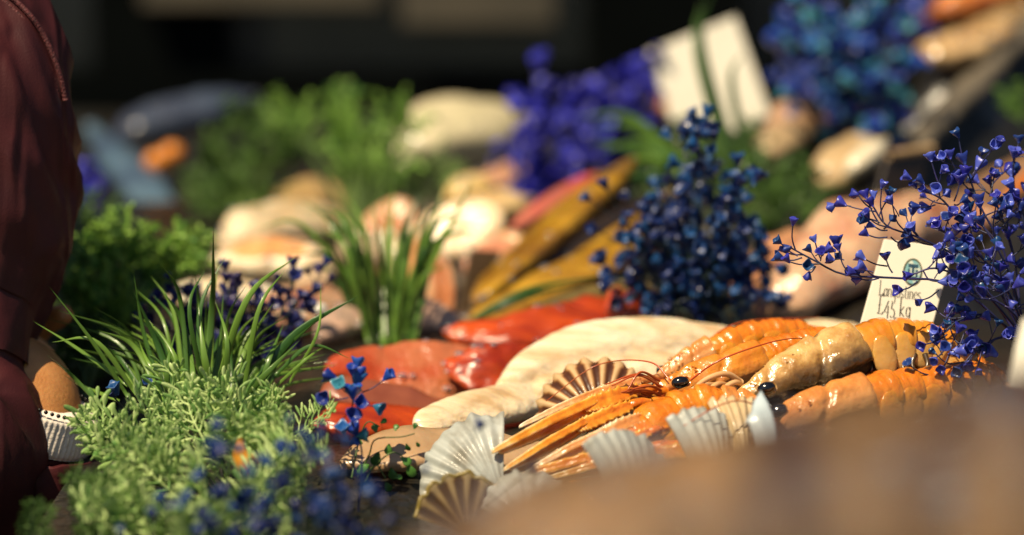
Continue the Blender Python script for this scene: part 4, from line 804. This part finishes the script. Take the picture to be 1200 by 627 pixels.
# right hand bunch, sharp; its stalks leave the crest and the words of the card in sight
KEEP[:] = [(1050, 1082, 290, 332), (1020, 1084, 322, 380), (1000, 1090, 370, 428)]
DR = 1.31
fx = [(914, 284, 1.30, (935, 300, 1.30)), (918, 304, 1.30, (940, 302, 1.30)), (955, 283, 1.30, (962, 304, 1.30)), (980, 303, 1.305, (968, 308, 1.30)), (948, 320, 1.30, (956, 312, 1.30)), (996, 320, 1.305, (985, 320, 1.30)),
      (1012, 303, 1.31, (1040, 312, 1.31)), (1038, 303, 1.31, (1046, 320, 1.31)), (1008, 327, 1.305, (1030, 326, 1.30)), (1015, 231, 1.30, (1030, 262, 1.30)), (1005, 228, 1.305, (1022, 245, 1.30)), (1024, 232, 1.30, (1022, 240, 1.30)), (1024, 265, 1.305, (1040, 270, 1.305)), (1044, 258, 1.31, (1036, 268, 1.305)),
      (1016, 275, 1.30, (1040, 278, 1.30)), (1056, 284, 1.31, (1044, 278, 1.305)), (1123, 160, 1.32, (1130, 192, 1.32)), (1113, 184, 1.315, (1130, 215, 1.32)), (1151, 180, 1.32, (1140, 205, 1.32)), (1091, 187, 1.315, (1102, 220, 1.315)), (1066, 209, 1.315, (1100, 228, 1.315)), (1145, 197, 1.32, (1136, 215, 1.32)),
      (1076, 242, 1.31, (1096, 240, 1.315)), (1125, 214, 1.315, (1118, 236, 1.315)), (1127, 236, 1.315, (1118, 240, 1.315)), (1165, 206, 1.325, (1160, 230, 1.32)), (1056, 340, 1.295, (1075, 330, 1.30)), (1080, 352, 1.29, (1100, 340, 1.295)), (1098, 386, 1.28, (1118, 360, 1.29)), (1083, 404, 1.28, (1110, 392, 1.285)), (1122, 408, 1.285, (1130, 390, 1.29)),
      (1096, 420, 1.275, (1110, 405, 1.28)), (1145, 432, 1.285, (1150, 412, 1.29)), (1104, 432, 1.28, (1112, 415, 1.285)), (1066, 428, 1.275, (1090, 440, 1.28))]
br = [[(1192, 395, 1.33), (1120, 335, 1.315), (1050, 326, 1.305), (990, 322, 1.30), (952, 304, 1.30), (926, 290, 1.30)], [(1190, 390, 1.33), (1135, 312, 1.315), (1080, 280, 1.305), (1040, 265, 1.30), (1022, 240, 1.30)],
      [(1196, 390, 1.33), (1178, 300, 1.325), (1148, 240, 1.32), (1130, 190, 1.32)], [(1196, 390, 1.33), (1150, 300, 1.32), (1110, 240, 1.315), (1085, 224, 1.31)], [(1198, 390, 1.34), (1188, 300, 1.34), (1168, 240, 1.33), (1160, 215, 1.33)],
      [(1200, 395, 1.33), (1150, 340, 1.30), (1100, 315, 1.29), (1068, 322, 1.29)], [(1200, 400, 1.33), (1160, 370, 1.30), (1125, 375, 1.29), (1100, 395, 1.285)], [(1200, 405, 1.33), (1175, 395, 1.31), (1145, 410, 1.295), (1128, 428, 1.29)],
      [(1204, 380, 1.34), (1206, 290, 1.34), (1192, 235, 1.34), (1185, 205, 1.34)], [(1200, 390, 1.33), (1165, 320, 1.32), (1130, 285, 1.315), (1100, 268, 1.31)], [(1204, 395, 1.32), (1180, 340, 1.29), (1150, 320, 1.28), (1125, 322, 1.275)],
      [(1204, 395, 1.33), (1186, 330, 1.31), (1168, 290, 1.30), (1150, 262, 1.30)], [(1206, 400, 1.33), (1225, 320, 1.34), (1230, 260, 1.34)], [(1206, 400, 1.32), (1190, 370, 1.29), (1165, 352, 1.28), (1140, 350, 1.275)]]
bunch('sharp violet blue flower sprigs reaching over the lettered card', (1200, 430, 1.33), br, M_blue, M_stemb, 7.2, sub=8, sublen=38, individual=True, start=.30, fixed=fx, stemr=1.7, group='blue flower bunches')
KEEP.clear()
# middle bunch
br = []
for tx, ty in ((800, 162), (815, 165), (835, 178), (862, 212), (848, 240), (780, 215), (755, 250), (730, 285), (745, 320), (722, 330), (770, 280), (800, 240), (820, 220), (870, 280), (880, 320), (885, 350), (840, 300), (810, 320), (780, 340), (860, 330), (760, 345), (830, 260), (850, 280), (800, 290), (735, 262), (890, 300)):
    br.append([(830 + R.uniform(-25, 25), 388, 1.58), (825 + (tx - 825) * .45 + R.uniform(-8, 8), 388 + (ty - 388) * .55, 1.56 + R.uniform(-.03, .03)), (tx, ty, 1.55 + R.uniform(-.06, .06))])
fx = [(710, 220, 1.55, (735, 262, 1.56)), (690, 234, 1.55, (735, 262, 1.56)), (732, 234, 1.55, (740, 258, 1.56)), (698, 268, 1.55, (730, 285, 1.56)), (714, 322, 1.55, (740, 315, 1.56)), (800, 158, 1.55, (806, 185, 1.55)), (815, 160, 1.55, (808, 185, 1.55)), (832, 156, 1.55, (822, 190, 1.55)), (863, 214, 1.56, (850, 240, 1.56)), (724, 355, 1.55, (745, 345, 1.56)), (728, 276, 1.55, (745, 295, 1.55))]
bunch('dark navy flower bunch rising behind the big white fillet', (830, 388, 1.58), br, M_blue2, M_stemn, 8.2, sub=9, sublen=40, start=.25, fixed=fx, group='blue flower bunches')
# sprig in front of the red fillet
fx = [(419, 430, 1.240, (418, 452, 1.240)), (412, 437, 1.235, (416, 455, 1.240)), (392, 443, 1.235, (412, 460, 1.240)), (399, 453, 1.230, (412, 462, 1.240)), (451, 444, 1.240, (424, 460, 1.240)), (440, 476, 1.235, (418, 468, 1.240)), (382, 467, 1.235, (408, 466, 1.240)), (420, 474, 1.230, (414, 480, 1.235)), (412, 489, 1.230, (412, 496, 1.235)), (415, 458, 1.235, (414, 468, 1.240)), (417, 508, 1.235, (420, 520, 1.240)), (403, 506, 1.230, (410, 520, 1.235)), (418, 444, 1.240, (417, 455, 1.240))]
br = [[(420, 600, 1.230), (424, 530, 1.235), (412, 490, 1.235), (418, 450, 1.240)]]
bunch('single blue flower sprig against the red fillet', (420, 610, 1.230), br, M_blue4, M_stemb, 9.4, sub=2, sublen=16, individual=True, fixed=fx, group='blue flower bunches')
# dark bunch behind grass
br = [[(270 + R.uniform(-30, 30), 440, 1.5), (270 + (tx - 270) * .5, 405, 1.49), (tx, ty, 1.48 + R.uniform(-.04, .04))] for tx, ty in ((185, 348), (205, 355), (225, 340), (250, 350), (275, 362), (300, 348), (320, 340), (345, 326), (366, 340), (230, 375), (200, 385), (300, 380), (330, 370), (352, 350), (265, 330), (180, 375), (310, 400), (335, 395))]
fx = [(200, 342, 1.5, (215, 372, 1.5)), (299, 349, 1.5, (290, 380, 1.5)), (343, 312, 1.5, (345, 345, 1.5)), (381, 309, 1.5, (366, 340, 1.5)), (368, 343, 1.5, (355, 360, 1.5)), (337, 353, 1.5, (325, 372, 1.5)), (352, 361, 1.5, (340, 376, 1.5)), (234, 341, 1.5, (240, 372, 1.5)), (273, 345, 1.5, (270, 372, 1.5)), (386, 327, 1.5, (366, 345, 1.5))]
bunch('very dark indigo flowers tangled behind the first grass tuft', (270, 450, 1.48), br, blos((.02, .03, .16), (.008, .006, .05), (.02, .012, .1), 'indigo blossom'), M_stemn, 7.2, sub=5, sublen=34, fixed=fx, group='blue flower bunches')
bunch('pair of dark blue blossoms low between the sharp grass and the lime fern', (160, 500, 1.31), [[(160, 500, 1.31), (150, 484, 1.31), (132, 464, 1.30)]], M_blue2, M_stemn, 8, sub=1, sublen=14, start=.7, fixed=((173, 452, 1.30, (155, 490, 1.31)),), group='blue flower bunches')
# blurred bunch in front
br = []
for tx, ty in ((180, 600), (215, 590), (240, 560), (260, 535), (290, 560), (320, 575), (345, 600), (360, 545), (330, 530), (280, 600), (250, 620), (310, 620), (390, 560), (405, 520), (420, 560), (440, 590), (380, 600), (460, 610), (350, 640), (420, 630), (300, 640), (145, 620), (340, 495), (255, 505), (375, 515)):
    d = 1.03 + R.uniform(-.05, .06); br.append([(340 + R.uniform(-60, 60), 720, 1.05), ((340 + tx) / 2 + R.uniform(-10, 10), (720 + ty) / 2 - 10, 1.05), (tx, ty, d)])
bunch('blurred navy flowers nearest the camera over the lime fern', (340, 730, 1.05), br, M_blue5, M_stemn, 8.5, sub=2, sublen=46, start=.5, group='blue flower bunches', fixed=((497, 462 + 90, 1.06, (470, 600, 1.06)), (560, 502, 1.09, (500, 590, 1.07)), (620, 549, 1.05, (520, 620, 1.05))), stemr=1.2)
# far bunches
def far(label, base, tips, M, d, bs, sub=8, sl=44, n=0):
    br = [[(base[0] + R.uniform(-15, 15), base[1], d), ((base[0] + tx) / 2 + R.uniform(-8, 8), (base[1] + ty) / 2, d + R.uniform(-.04, .04)), (tx, ty, d + R.uniform(-.08, .08))] for tx, ty in tips]
    return bunch(label, (*base, d), br, M, M_stemb, bs, sub=sub, sublen=sl, start=.2, group='blue flower bunches')
far('ultramarine flower spires beside the cream fish hump', (640, 252), ((628, 75), (600, 115), (650, 105), (632, 130), (660, 135), (610, 160), (625, 200), (655, 180), (680, 160), (645, 215), (670, 200), (620, 225), (640, 160), (690, 190), (605, 190), (630, 100), (648, 240)), M_blue3, 2.18, 9, sub=4, sl=30)
far('round ultramarine bunch left of the blank card', (720, 210), ((690, 110), (715, 95), (745, 85), (760, 100), (735, 115), (705, 130), (750, 125), (680, 130), (725, 140), (765, 85), (695, 100), (740, 100), (715, 120)), M_blue3, 2.32, 9, sub=5, sl=34)
far('turquoise and blue flowers hanging at the top right', (1000, 180), ((905, 50), (930, 70), (950, 45), (975, 15), (1000, 30), (1030, 10), (1045, 45), (1030, 90), (1010, 110), (985, 60), (1035, 130), (960, 5), (920, 90), (1055, 20), (1010, 70), (1045, 110), (945, 25), (1020, 50)), M_blue4, 2.12, 10, sub=6)
far('few violet flowers beside the orange crab shell', (1075, 60), ((1060, 5), (1075, 15), (1085, 0), (1068, 30)), M_blue, 2.3, 8, sub=4, sl=26)
far('small blue flower clump by the silver fish on the left', (105, 262), ((98, 208), (110, 220), (92, 222), (104, 230)), M_blue3, 2.35, 10, sub=4, sl=22)

# round leaved sprig in focus
rt = thing('leafy_sprig', 'thin sprig of small round leaves by the white shell', 'leafy sprig', at(420, 600, 1.255)); st = MB()
lp = [[(418, 560, 1.255), (432, 535, 1.255), (440, 515, 1.25), (470, 512, 1.25), (486, 508, 1.25)], [(425, 560, 1.255), (445, 540, 1.25), (462, 530, 1.25), (478, 540, 1.25)], [(428, 565, 1.25), (440, 545, 1.25), (452, 560, 1.25)], [(412, 560, 1.25), (420, 520, 1.26), (430, 495, 1.26), (445, 500, 1.26)]]
for pl in lp: st.merge(tube([at(*p) for p in pl], m(1.1, 1.25), m(.7, 1.25), n=5, k=16))
obj('stem', st, M_stemg, rt); Mlr = mat('round leaf', (.10, .27, .045), (.03, .12, .02), scale=90, rough=.4, transl=.25, rnd=True)
for (x, y, ax, ay, s) in ((441, 507, -.3, 1, 11), (463, 505, .2, 1, 9), (485, 503, .3, 1, 9), (456, 520, -.1, -1, 12), (476, 520, .3, -1, 9), (488, 518, .5, -1, 6), (444, 530, -.4, -1, 16), (470, 536, .7, -.4, 15), (478, 544, .4, -1, 15), (458, 548, .2, -1, 14), (433, 545, -1, -.5, 16), (452, 565, .5, -1, 12), (425, 520, -.8, .4, 10), (446, 496, .8, .5, 8), (462, 560, .7, .2, 10)):
    a = at(x, y, 1.25); dr = (RT * ax + UP * ay + FWD * R.uniform(-.4, .3)).normalized()
    obj('leaf', leaflet(a, dr, (-FWD + UP * R.uniform(-.2, .9) + RT * R.uniform(-.6, .6)).normalized(), m(s, 1.25), m(s * .42, 1.25), th=.06, curl=.25, n=8), Mlr, rt)
# yellow petal scrap inside the fern
p = at(282, 532, 1.195); mb = loft([(*(p + UP * .008), .001, .001), (*p, .004, .0012), (*(p - UP * .006 + RT * .004), .005, .0012), (*(p - UP * .012 + RT * .006), .001, .001)], n=12, k=14, up=V((0, -1, .2)))
r = thing('yellow_petal', 'small orange yellow petal caught inside the lime fern', 'petal', base_of(mb)); obj('petal', mb, mat('orange petal', (.8, .36, .03), (.7, .28, .02), rough=.5, transl=.2), r)
G = 'shiny white pebbles by the grass'
for px, py, s, lb in ((372, 362, 9, 'wet white pebble right of the indigo flowers, larger one'), (350, 370, 6, 'wet white pebble right of the indigo flowers, smaller one')):
    mb = blob(at(px, py, 1.6), m(s * 1.4, 1.6), m(s, 1.6), m(s * .8, 1.6)); r = thing('pebble', lb, 'pebble', base_of(mb), G); obj('stone', mb, mat('wet white stone', (.8, .78, .7), (.7, .68, .6), rough=.2, coat=1), r)

# ------------------------------------------------------------------ the person at the left edge
M_skin = mat('sunlit skin', (.62, .29, .10), (.52, .22, .07), scale=60, rough=.42, bump=.2, bscale=500, sss=.2)
M_jack = mat('maroon cloth', (.070, .011, .012), (.042, .006, .008), scale=25, rough=.6, bump=.25, bscale=900, bdist=.0006, spec=.35)
def add_creases(M):
    t = M.node_tree; N = t.nodes; L = t.links; b = N['Principled BSDF']; old = b.inputs['Normal'].links[0].from_socket
    tc = N.new('ShaderNodeTexCoord'); mp = N.new('ShaderNodeMapping'); mp.inputs['Rotation'].default_value = (0, math.radians(28), 0); mp.inputs['Scale'].default_value = (60, 35, 7)
    n1 = N.new('ShaderNodeTexNoise'); n1.inputs['Scale'].default_value = 1; n1.inputs['Detail'].default_value = 3; n1.inputs['Distortion'].default_value = .9; n1.noise_type = 'RIDGED_MULTIFRACTAL'
    bu = N.new('ShaderNodeBump'); bu.inputs['Strength'].default_value = .9; bu.inputs['Distance'].default_value = .006
    L.new(tc.outputs['Object'], mp.inputs[0]); L.new(mp.outputs[0], n1.inputs['Vector']); L.new(n1.outputs[0], bu.inputs['Height']); L.new(old, bu.inputs['Normal']); L.new(bu.outputs[0], b.inputs['Normal'])
add_creases(M_jack)
M_seam = mat('maroon seam', (.12, .018, .02), (.05, .009, .011), scale=700, rough=.7, bump=.6, bscale=800)
M_knit = mat('white ribbed knit', (.80, .72, .64), (.70, .62, .54), scale=200, rough=.8, bump=.3, bscale=700)
M_trs = mat('dark trousers', (.02, .02, .025), rough=.8, bump=.2)
M_hair = mat('dark hair', (.03, .018, .01), (.015, .01, .006), scale=200, rough=.5, stretch=(1, 1, .2))
pr = thing('person', 'person in a maroon jacket with white ribbed cuff, arm bent up', 'person', (-.545, 1.41, 0))
TX, TY = -.545, 1.41
# body: one skinned figure
bv, be, brad = [], [], []
def jn(p, r, par=None):
    bv.append(V(p)); brad.append(r)
    if par is not None: be.append((par, len(bv) - 1))
    return len(bv) - 1
pel = jn((TX, TY, .95), (.15, .11)); wst = jn((TX, TY, 1.08), (.13, .10), pel); chs = jn((TX, TY, 1.30), (.15, .11), wst); nk = jn((TX, TY + .01, 1.46), (.055, .055), chs)
HY, HZ = TY + .11, -.05
nk2 = jn((TX, TY + .075, 1.51), (.052, .052), nk); hd = jn((TX, HY + .025, 1.60 + HZ), (.07, .075), nk2); hd2 = jn((TX, HY + .02, 1.68 + HZ), (.078, .095), hd); hd3 = jn((TX, HY + .015, 1.745 + HZ), (.055, .06), hd2)
nose = jn((TX, HY + .125, 1.645 + HZ), (.014, .016), hd2); nose2 = jn((TX, HY + .142, 1.628 + HZ), (.013, .012), nose)
for s in (-1, 1):
    e = jn((TX + s * .082, HY + .01, 1.65 + HZ), (.022, .016), hd2)
def arm(sh, el, wr, r, par):
    a = jn(sh, (.052, .052), par); b = jn(V(sh).lerp(V(el), .5), (.045, .045), a); c = jn(el, (.040, .040), b); d = jn(V(el).lerp(V(wr), .5), (.036, .036), c); return jn(wr, r, d)
rs_, re_ = at(-66, -40, 1.40), at(-100, 600, 1.37); rw_ = at(53, 488, 1.351)
ls_, le_ = V((TX - .19, TY, 1.40)), V((TX - .24, TY + .02, 1.10)); lw_ = V((TX - .10, TY + .24, 1.15))
wr = arm(rs_, re_, rw_, (.037, .036), chs)
wl = arm(ls_, le_, lw_, (.031, .034), chs)
def hand(w, dirv, side, nrm):
    pm = jn(w + dirv * .036, (.044, .037), wl if w is lw_ else wr); kn = jn(w + dirv * .085 - nrm * .008, (.034, .018), pm)
    for k, ln in ((-1.5, .062), (-.5, .074), (.5, .078), (1.5, .07)):
        b = w + dirv * .095 + side * k * .019 - nrm * .012
        a = jn(b, (.0095, .0095), kn); c = jn(b + dirv * ln * .4 - nrm * .022, (.009, .009), a); d = jn(b + dirv * ln * .5 - nrm * .048, (.008, .008), c); jn(b + dirv * ln * .35 - nrm * .066, (.007, .007), d)
    t0 = jn(w + dirv * .05 + side * .04 - nrm * .012, (.013, .013), pm); t1 = jn(w + dirv * .075 + side * .052 - nrm * .03, (.0105, .0105), t0); jn(w + dirv * .092 + side * .05 - nrm * .05, (.009, .009), t1)
hand(at(60, 470, 1.354), (UP * .20 - RT * .72 + FWD * .85).normalized(), (-FWD * .55 + UP * .6 - RT * .5).normalized(), (-RT * .6 - UP * .5 + FWD * .3).normalized())
hand(lw_, V((.8, .6, .1)).normalized(), V((0, .1, .95)).normalized(), V((.5, -.8, 0)).normalized())
for s in (-1, 1):
    h = jn((TX + s * .10, TY, .90), (.09, .09), pel); k = jn((TX + s * .11, TY + .02, .50), (.06, .06), h); a = jn((TX + s * .11, TY, .10), (.042, .042), k); jn((TX + s * .12, TY + .13, .04), (.04, .035), a)
bme = bpy.data.meshes.new('body'); bme.from_pydata([tuple(p - OFF[pr.name]) for p in bv], be, []); bme.update()
bo = bpy.data.objects.new('body', bme); C.objects.link(bo); bo.parent = pr; bme.materials.append(M_skin); OFF[bo.name] = OFF[pr.name]
sk_ = bo.modifiers.new('skin', 'SKIN'); sk_.use_smooth_shade = True
for i, r_ in enumerate(brad): bme.skin_vertices[0].data[i].radius = r_; bme.skin_vertices[0].data[i].use_root = (i == 0)
bo.modifiers.new('sub', 'SUBSURF').levels = 2; bo.modifiers['sub'].render_levels = 2
# face and hair
for s in (-1, 1):
    e = obj('eye', blob(V((TX + s * .032, HY + .103, 1.665 + HZ)), .013, .012, .011), mat('eye white', (.7, .68, .64), rough=.2), pr); obj('iris', blob(V((TX + s * .032, HY + .112, 1.665 + HZ)), .006, .0045, .006), M_eye, e)
obj('mouth', loft([(TX - .028,  HY + .098,  1.592 + HZ,  .002, .002), (TX - .012,  HY + .108,  1.594 + HZ,  .006, .006), (TX + .012,  HY + .108,  1.594 + HZ,  .006, .006), (TX + .028,  HY + .098,  1.592 + HZ,  .002, .002)], n=10, k=12), mat('lips', (.4, .13, .09), rough=.4), pr)
hb = blob(V((TX, HY - .01, 1.695 + HZ)), .096, .108, .098, n=28, k=20); hb.v = [p + V((0, 0, .004)) * nz(p, 60) if p.z > 1.66 + HZ else V((p.x, min(p.y, HY + .01), p.z - (.05 if p.y < HY else 0))) for p in hb.v]
obj('hair', hb, M_hair, pr)
# jacket
FD = (RT * .42 - UP * .9).normalized(); FC = (RT * .9 + UP * .42).normalized()
def fold(amp, off=0):
    def f(t, th, q):
        a, b = q.dot(FD), q.dot(FC); c = q.dot(FWD)
        wv = noise.noise(V((a * 9 + off, b * 9, c * 9))) * .9
        n1 = noise.noise(V((a * 7 + off, b * 46 + wv * 2.4, c * 26))); n2 = noise.noise(V((a * 14, b * 80 + wv * 3, c * 40 + off)))
        return amp * ((1 - abs(n1) * 2.4) * .8 + n2 * .35)
    return f
UA = [(-150, -170, 1.46, 60), (-122, -110, 1.425, 120), (-96, -40, 1.395, 124), (-84, 0, 1.385, 122), (-62, 50, 1.38, 122), (-42, 110, 1.375, 123), (-36, 170, 1.375, 123), (-39, 230, 1.375, 122), (-52, 290, 1.375, 120), (-70, 350, 1.37, 119), (-84, 400, 1.355, 116), (-89, 450, 1.345, 116), (-76, 500, 1.335, 118), (-74, 545, 1.33, 118), (-92, 600, 1.35, 110)]
ROWS = [(*at(a, b, d), m(r_, d), m(r_, d)) for a, b, d, r_ in UA]
CF = V((0, -1, 0))
def elbowfold(t, th, q):
    z = fold(.0058)(t, th, q); u = (t - .80) / .06
    return z + .002 * math.exp(-((t - .90) / .04) ** 2) - .004 * math.exp(-((t - .83) / .02) ** 2)
slv = loft(ROWS, n=110, k=130, up=CF, disp=elbowfold)
sr = obj('sleeve', slv, M_jack, pr)
fa = loft([(*re_, .055, .055), (*at(-45, 600, 1.375), .052, .052), (*at(6, 580, 1.365), .048, .048), (*at(34, 546, 1.36), .040, .039), (*at(40, 514, 1.355), .034, .034), (*at(42, 508, 1.354), .029, .029)], n=90, k=100, up=CF, disp=lambda t, th, q: fold(.0045, 9)(t, th, q) * (1 if t < .93 else .3)); sl_l = obj('forearm_sleeve', fa, M_jack, sr)
# stitched seam on the sleeve
SM = [(-30, -26), (-12, -14), (6, -3), (20, 9), (34, 24), (46, 42), (55, 60), (63, 80), (69, 100), (73, 120)]
from mathutils.bvhtree import BVHTree
bvh = BVHTree.FromPolygons([tuple(p) for p in slv.v], slv.f); pts = []
for a, b in SM:
    dr_ = (at(a, b, 1) - CAM).normalized(); h_ = bvh.ray_cast(CAM, dr_)[0]
    if h_: pts.append(h_)
for s in (-.0032, .0032):
    obj('seam', tube([p + (RT * .8 + UP * .6) * s * .7 for p in pts], .0016, .0016, n=8, k=60), M_seam, sr)
obj('sleeve', loft([(*(ls_ + V((.05, 0, .02))), .05, .05), (*ls_, .066, .066), (*ls_.lerp(le_, .5), .062, .062), (*le_, .056, .056), (*le_.lerp(lw_, .5), .05, .05), (*lw_, .042, .042)], n=50, k=80, up=V((.2, 1, 0)), disp=fold(.004, 3)), M_jack, pr)
# ribbed cuff, bead bracelet
c0, c1 = at(42, 512, 1.354), at(57, 472, 1.350); ax = (c1 - c0).normalized()
kn = loft([(*c0, .0305, .0305), (*c0.lerp(c1, .2), .0315, .0315), (*c0.lerp(c1, .75), .0300, .0300), (*c1, .0285, .0285), (*(c1 - ax * .003), .019, .019)], n=260, k=62, up=CF, disp=lambda t, th, q: .0003 * math.sin(th * 60))
obj('cuff', kn, M_knit, sl_l)
bb = MB(); cc = c1 + ax * .003; s1 = ax.cross(CF).normalized(); s2 = s1.cross(ax)
for k in range(48):
    a = 2 * PI * k / 48; bb.merge(blob(cc + (s1 * math.cos(a) + s2 * math.sin(a)) * .0272, .0012, .0012, .0012, n=8, k=6))
obj('bead_bracelet', bb, mat('black beads', (.008, .006, .005), rough=.3), pr)
tors = loft([(TX, TY, .86, .17, .12), (TX, TY, .98, .175, .125), (TX, TY, 1.15, .175, .12), (TX, TY, 1.32, .18, .115), (TX, TY, 1.42, .165, .095), (TX, TY, 1.475, .075, .07), (TX, TY + .05, 1.505, .066, .066)], n=70, k=70, up=V((0, 1, 0)), disp=fold(.005, 2))
obj('jacket_body', tors, M_jack, pr)
tr = MB()
for s in (-1, 1):
    tr.merge(loft([(TX + s * .09, TY, .97, .09, .115), (TX + s * .10, TY, .80, .09, .10), (TX + s * .11, TY + .015, .5, .075, .075), (TX + s * .11, TY, .09, .062, .062)], n=30, k=40, up=V((0, 1, 0)), disp=fold(.004, 7)))
    obj('shoe', loft([(TX + s * .115, TY - .07, .05, .03, .04), (TX + s * .115, TY, .06, .045, .055), (TX + s * .12, TY + .1, .045, .05, .042), (TX + s * .125, TY + .19, .032, .03, .025)], n=20, k=24), M_trs, pr)
obj('trousers', tr, M_trs, pr)

# ------------------------------------------------------------------ the counter under everything
X0, X1, YA, YB, CS = -.84, .90, .50, 3.1, .012
NX, NY = int((X1 - X0) / CS) + 1, int((YB - YA) / CS) + 1
low = np.full((NX, NY), np.inf)
for p in REST:
    i, j = int(round((p.x - X0) / CS)), int(round((p.y - YA) / CS))
    if 0 <= i < NX and 0 <= j < NY: low[i, j] = min(low[i, j], p.z)
tab = [(627, 1.08), (560, 1.2), (500, 1.3), (450, 1.4), (400, 1.52), (350, 1.68), (300, 1.85), (250, 2.05), (200, 2.3), (150, 2.6), (110, 2.95)]
ty = [at(600, a, d).y for a, d in tab]; tz = [at(600, a, d).z for a, d in tab]
pl = np.interp(YA + CS * np.arange(NY), [.50] + ty, [tz[0] - .01] + tz) - .03
Z = np.repeat(pl[None, :], NX, 0); known = np.isfinite(low); lowk = np.where(known, low - .0015, 0)
lowk = np.where(known, np.maximum(lowk, Z - .05), 0)
Zp = Z.copy(); Z = np.where(known, lowk, Z)
for it in range(260):
    Pd = np.pad(Z, 1, 'edge'); av = (Pd[:-2, 1:-1] + Pd[2:, 1:-1] + Pd[1:-1, :-2] + Pd[1:-1, 2:]) / 4
    Z = np.where(known, lowk, .96 * av + .04 * Zp)
Zf = Z.copy()
for it in range(3):
    Pd = np.pad(Zf, 1, 'edge'); av = (Pd[:-2, 1:-1] + Pd[2:, 1:-1] + Pd[1:-1, :-2] + Pd[1:-1, 2:]) / 4; Zf = np.minimum(Zf, av)
Z = Zf
cut = lambda i, j: (X0 + CS * i < -.243) and (YA + CS * j < 1.56)
vid = {}; mb = MB()
for i in range(NX):
    for j in range(NY):
        if not cut(i, j): vid[i, j] = len(mb.v); mb.v.append(V((X0 + CS * i, YA + CS * j, Z[i, j]))); mb.a.append(0.0)
cells = [(i, j) for i in range(NX - 1) for j in range(NY - 1) if all(q in vid for q in ((i, j), (i + 1, j), (i, j + 1), (i + 1, j + 1)))]
for i, j in cells: mb.f.append((vid[i, j], vid[i + 1, j], vid[i + 1, j + 1], vid[i, j + 1]))
cs = set(cells); sk2 = MB()
for i, j in cells:
    for (di, dj, a, b) in ((-1, 0, (i, j + 1), (i, j)), (1, 0, (i + 1, j), (i + 1, j + 1)), (0, -1, (i, j), (i + 1, j)), (0, 1, (i + 1, j + 1), (i, j + 1))):
        if (i + di, j + dj) not in cs:
            p, q = mb.v[vid[a]], mb.v[vid[b]]; k = len(sk2.v); sk2.add([p, q, V((q.x, q.y, .02)), V((p.x, p.y, .02))], [(0, 1, 2, 3)])
ct = thing('fish_counter', 'wet dark sloping fish counter carrying all the seafood and plants', 'counter', (0, 1.9, 0))
obj('bed', mb, mat('wet counter bed', (.022, .018, .012), (.009, .008, .006), scale=14, rough=.35, bump=.6, bscale=90, coat=.4, bdist=.004), ct)
obj('front_panel', sk2, mat('dark panel', (.02, .02, .02), rough=.6), ct, False)
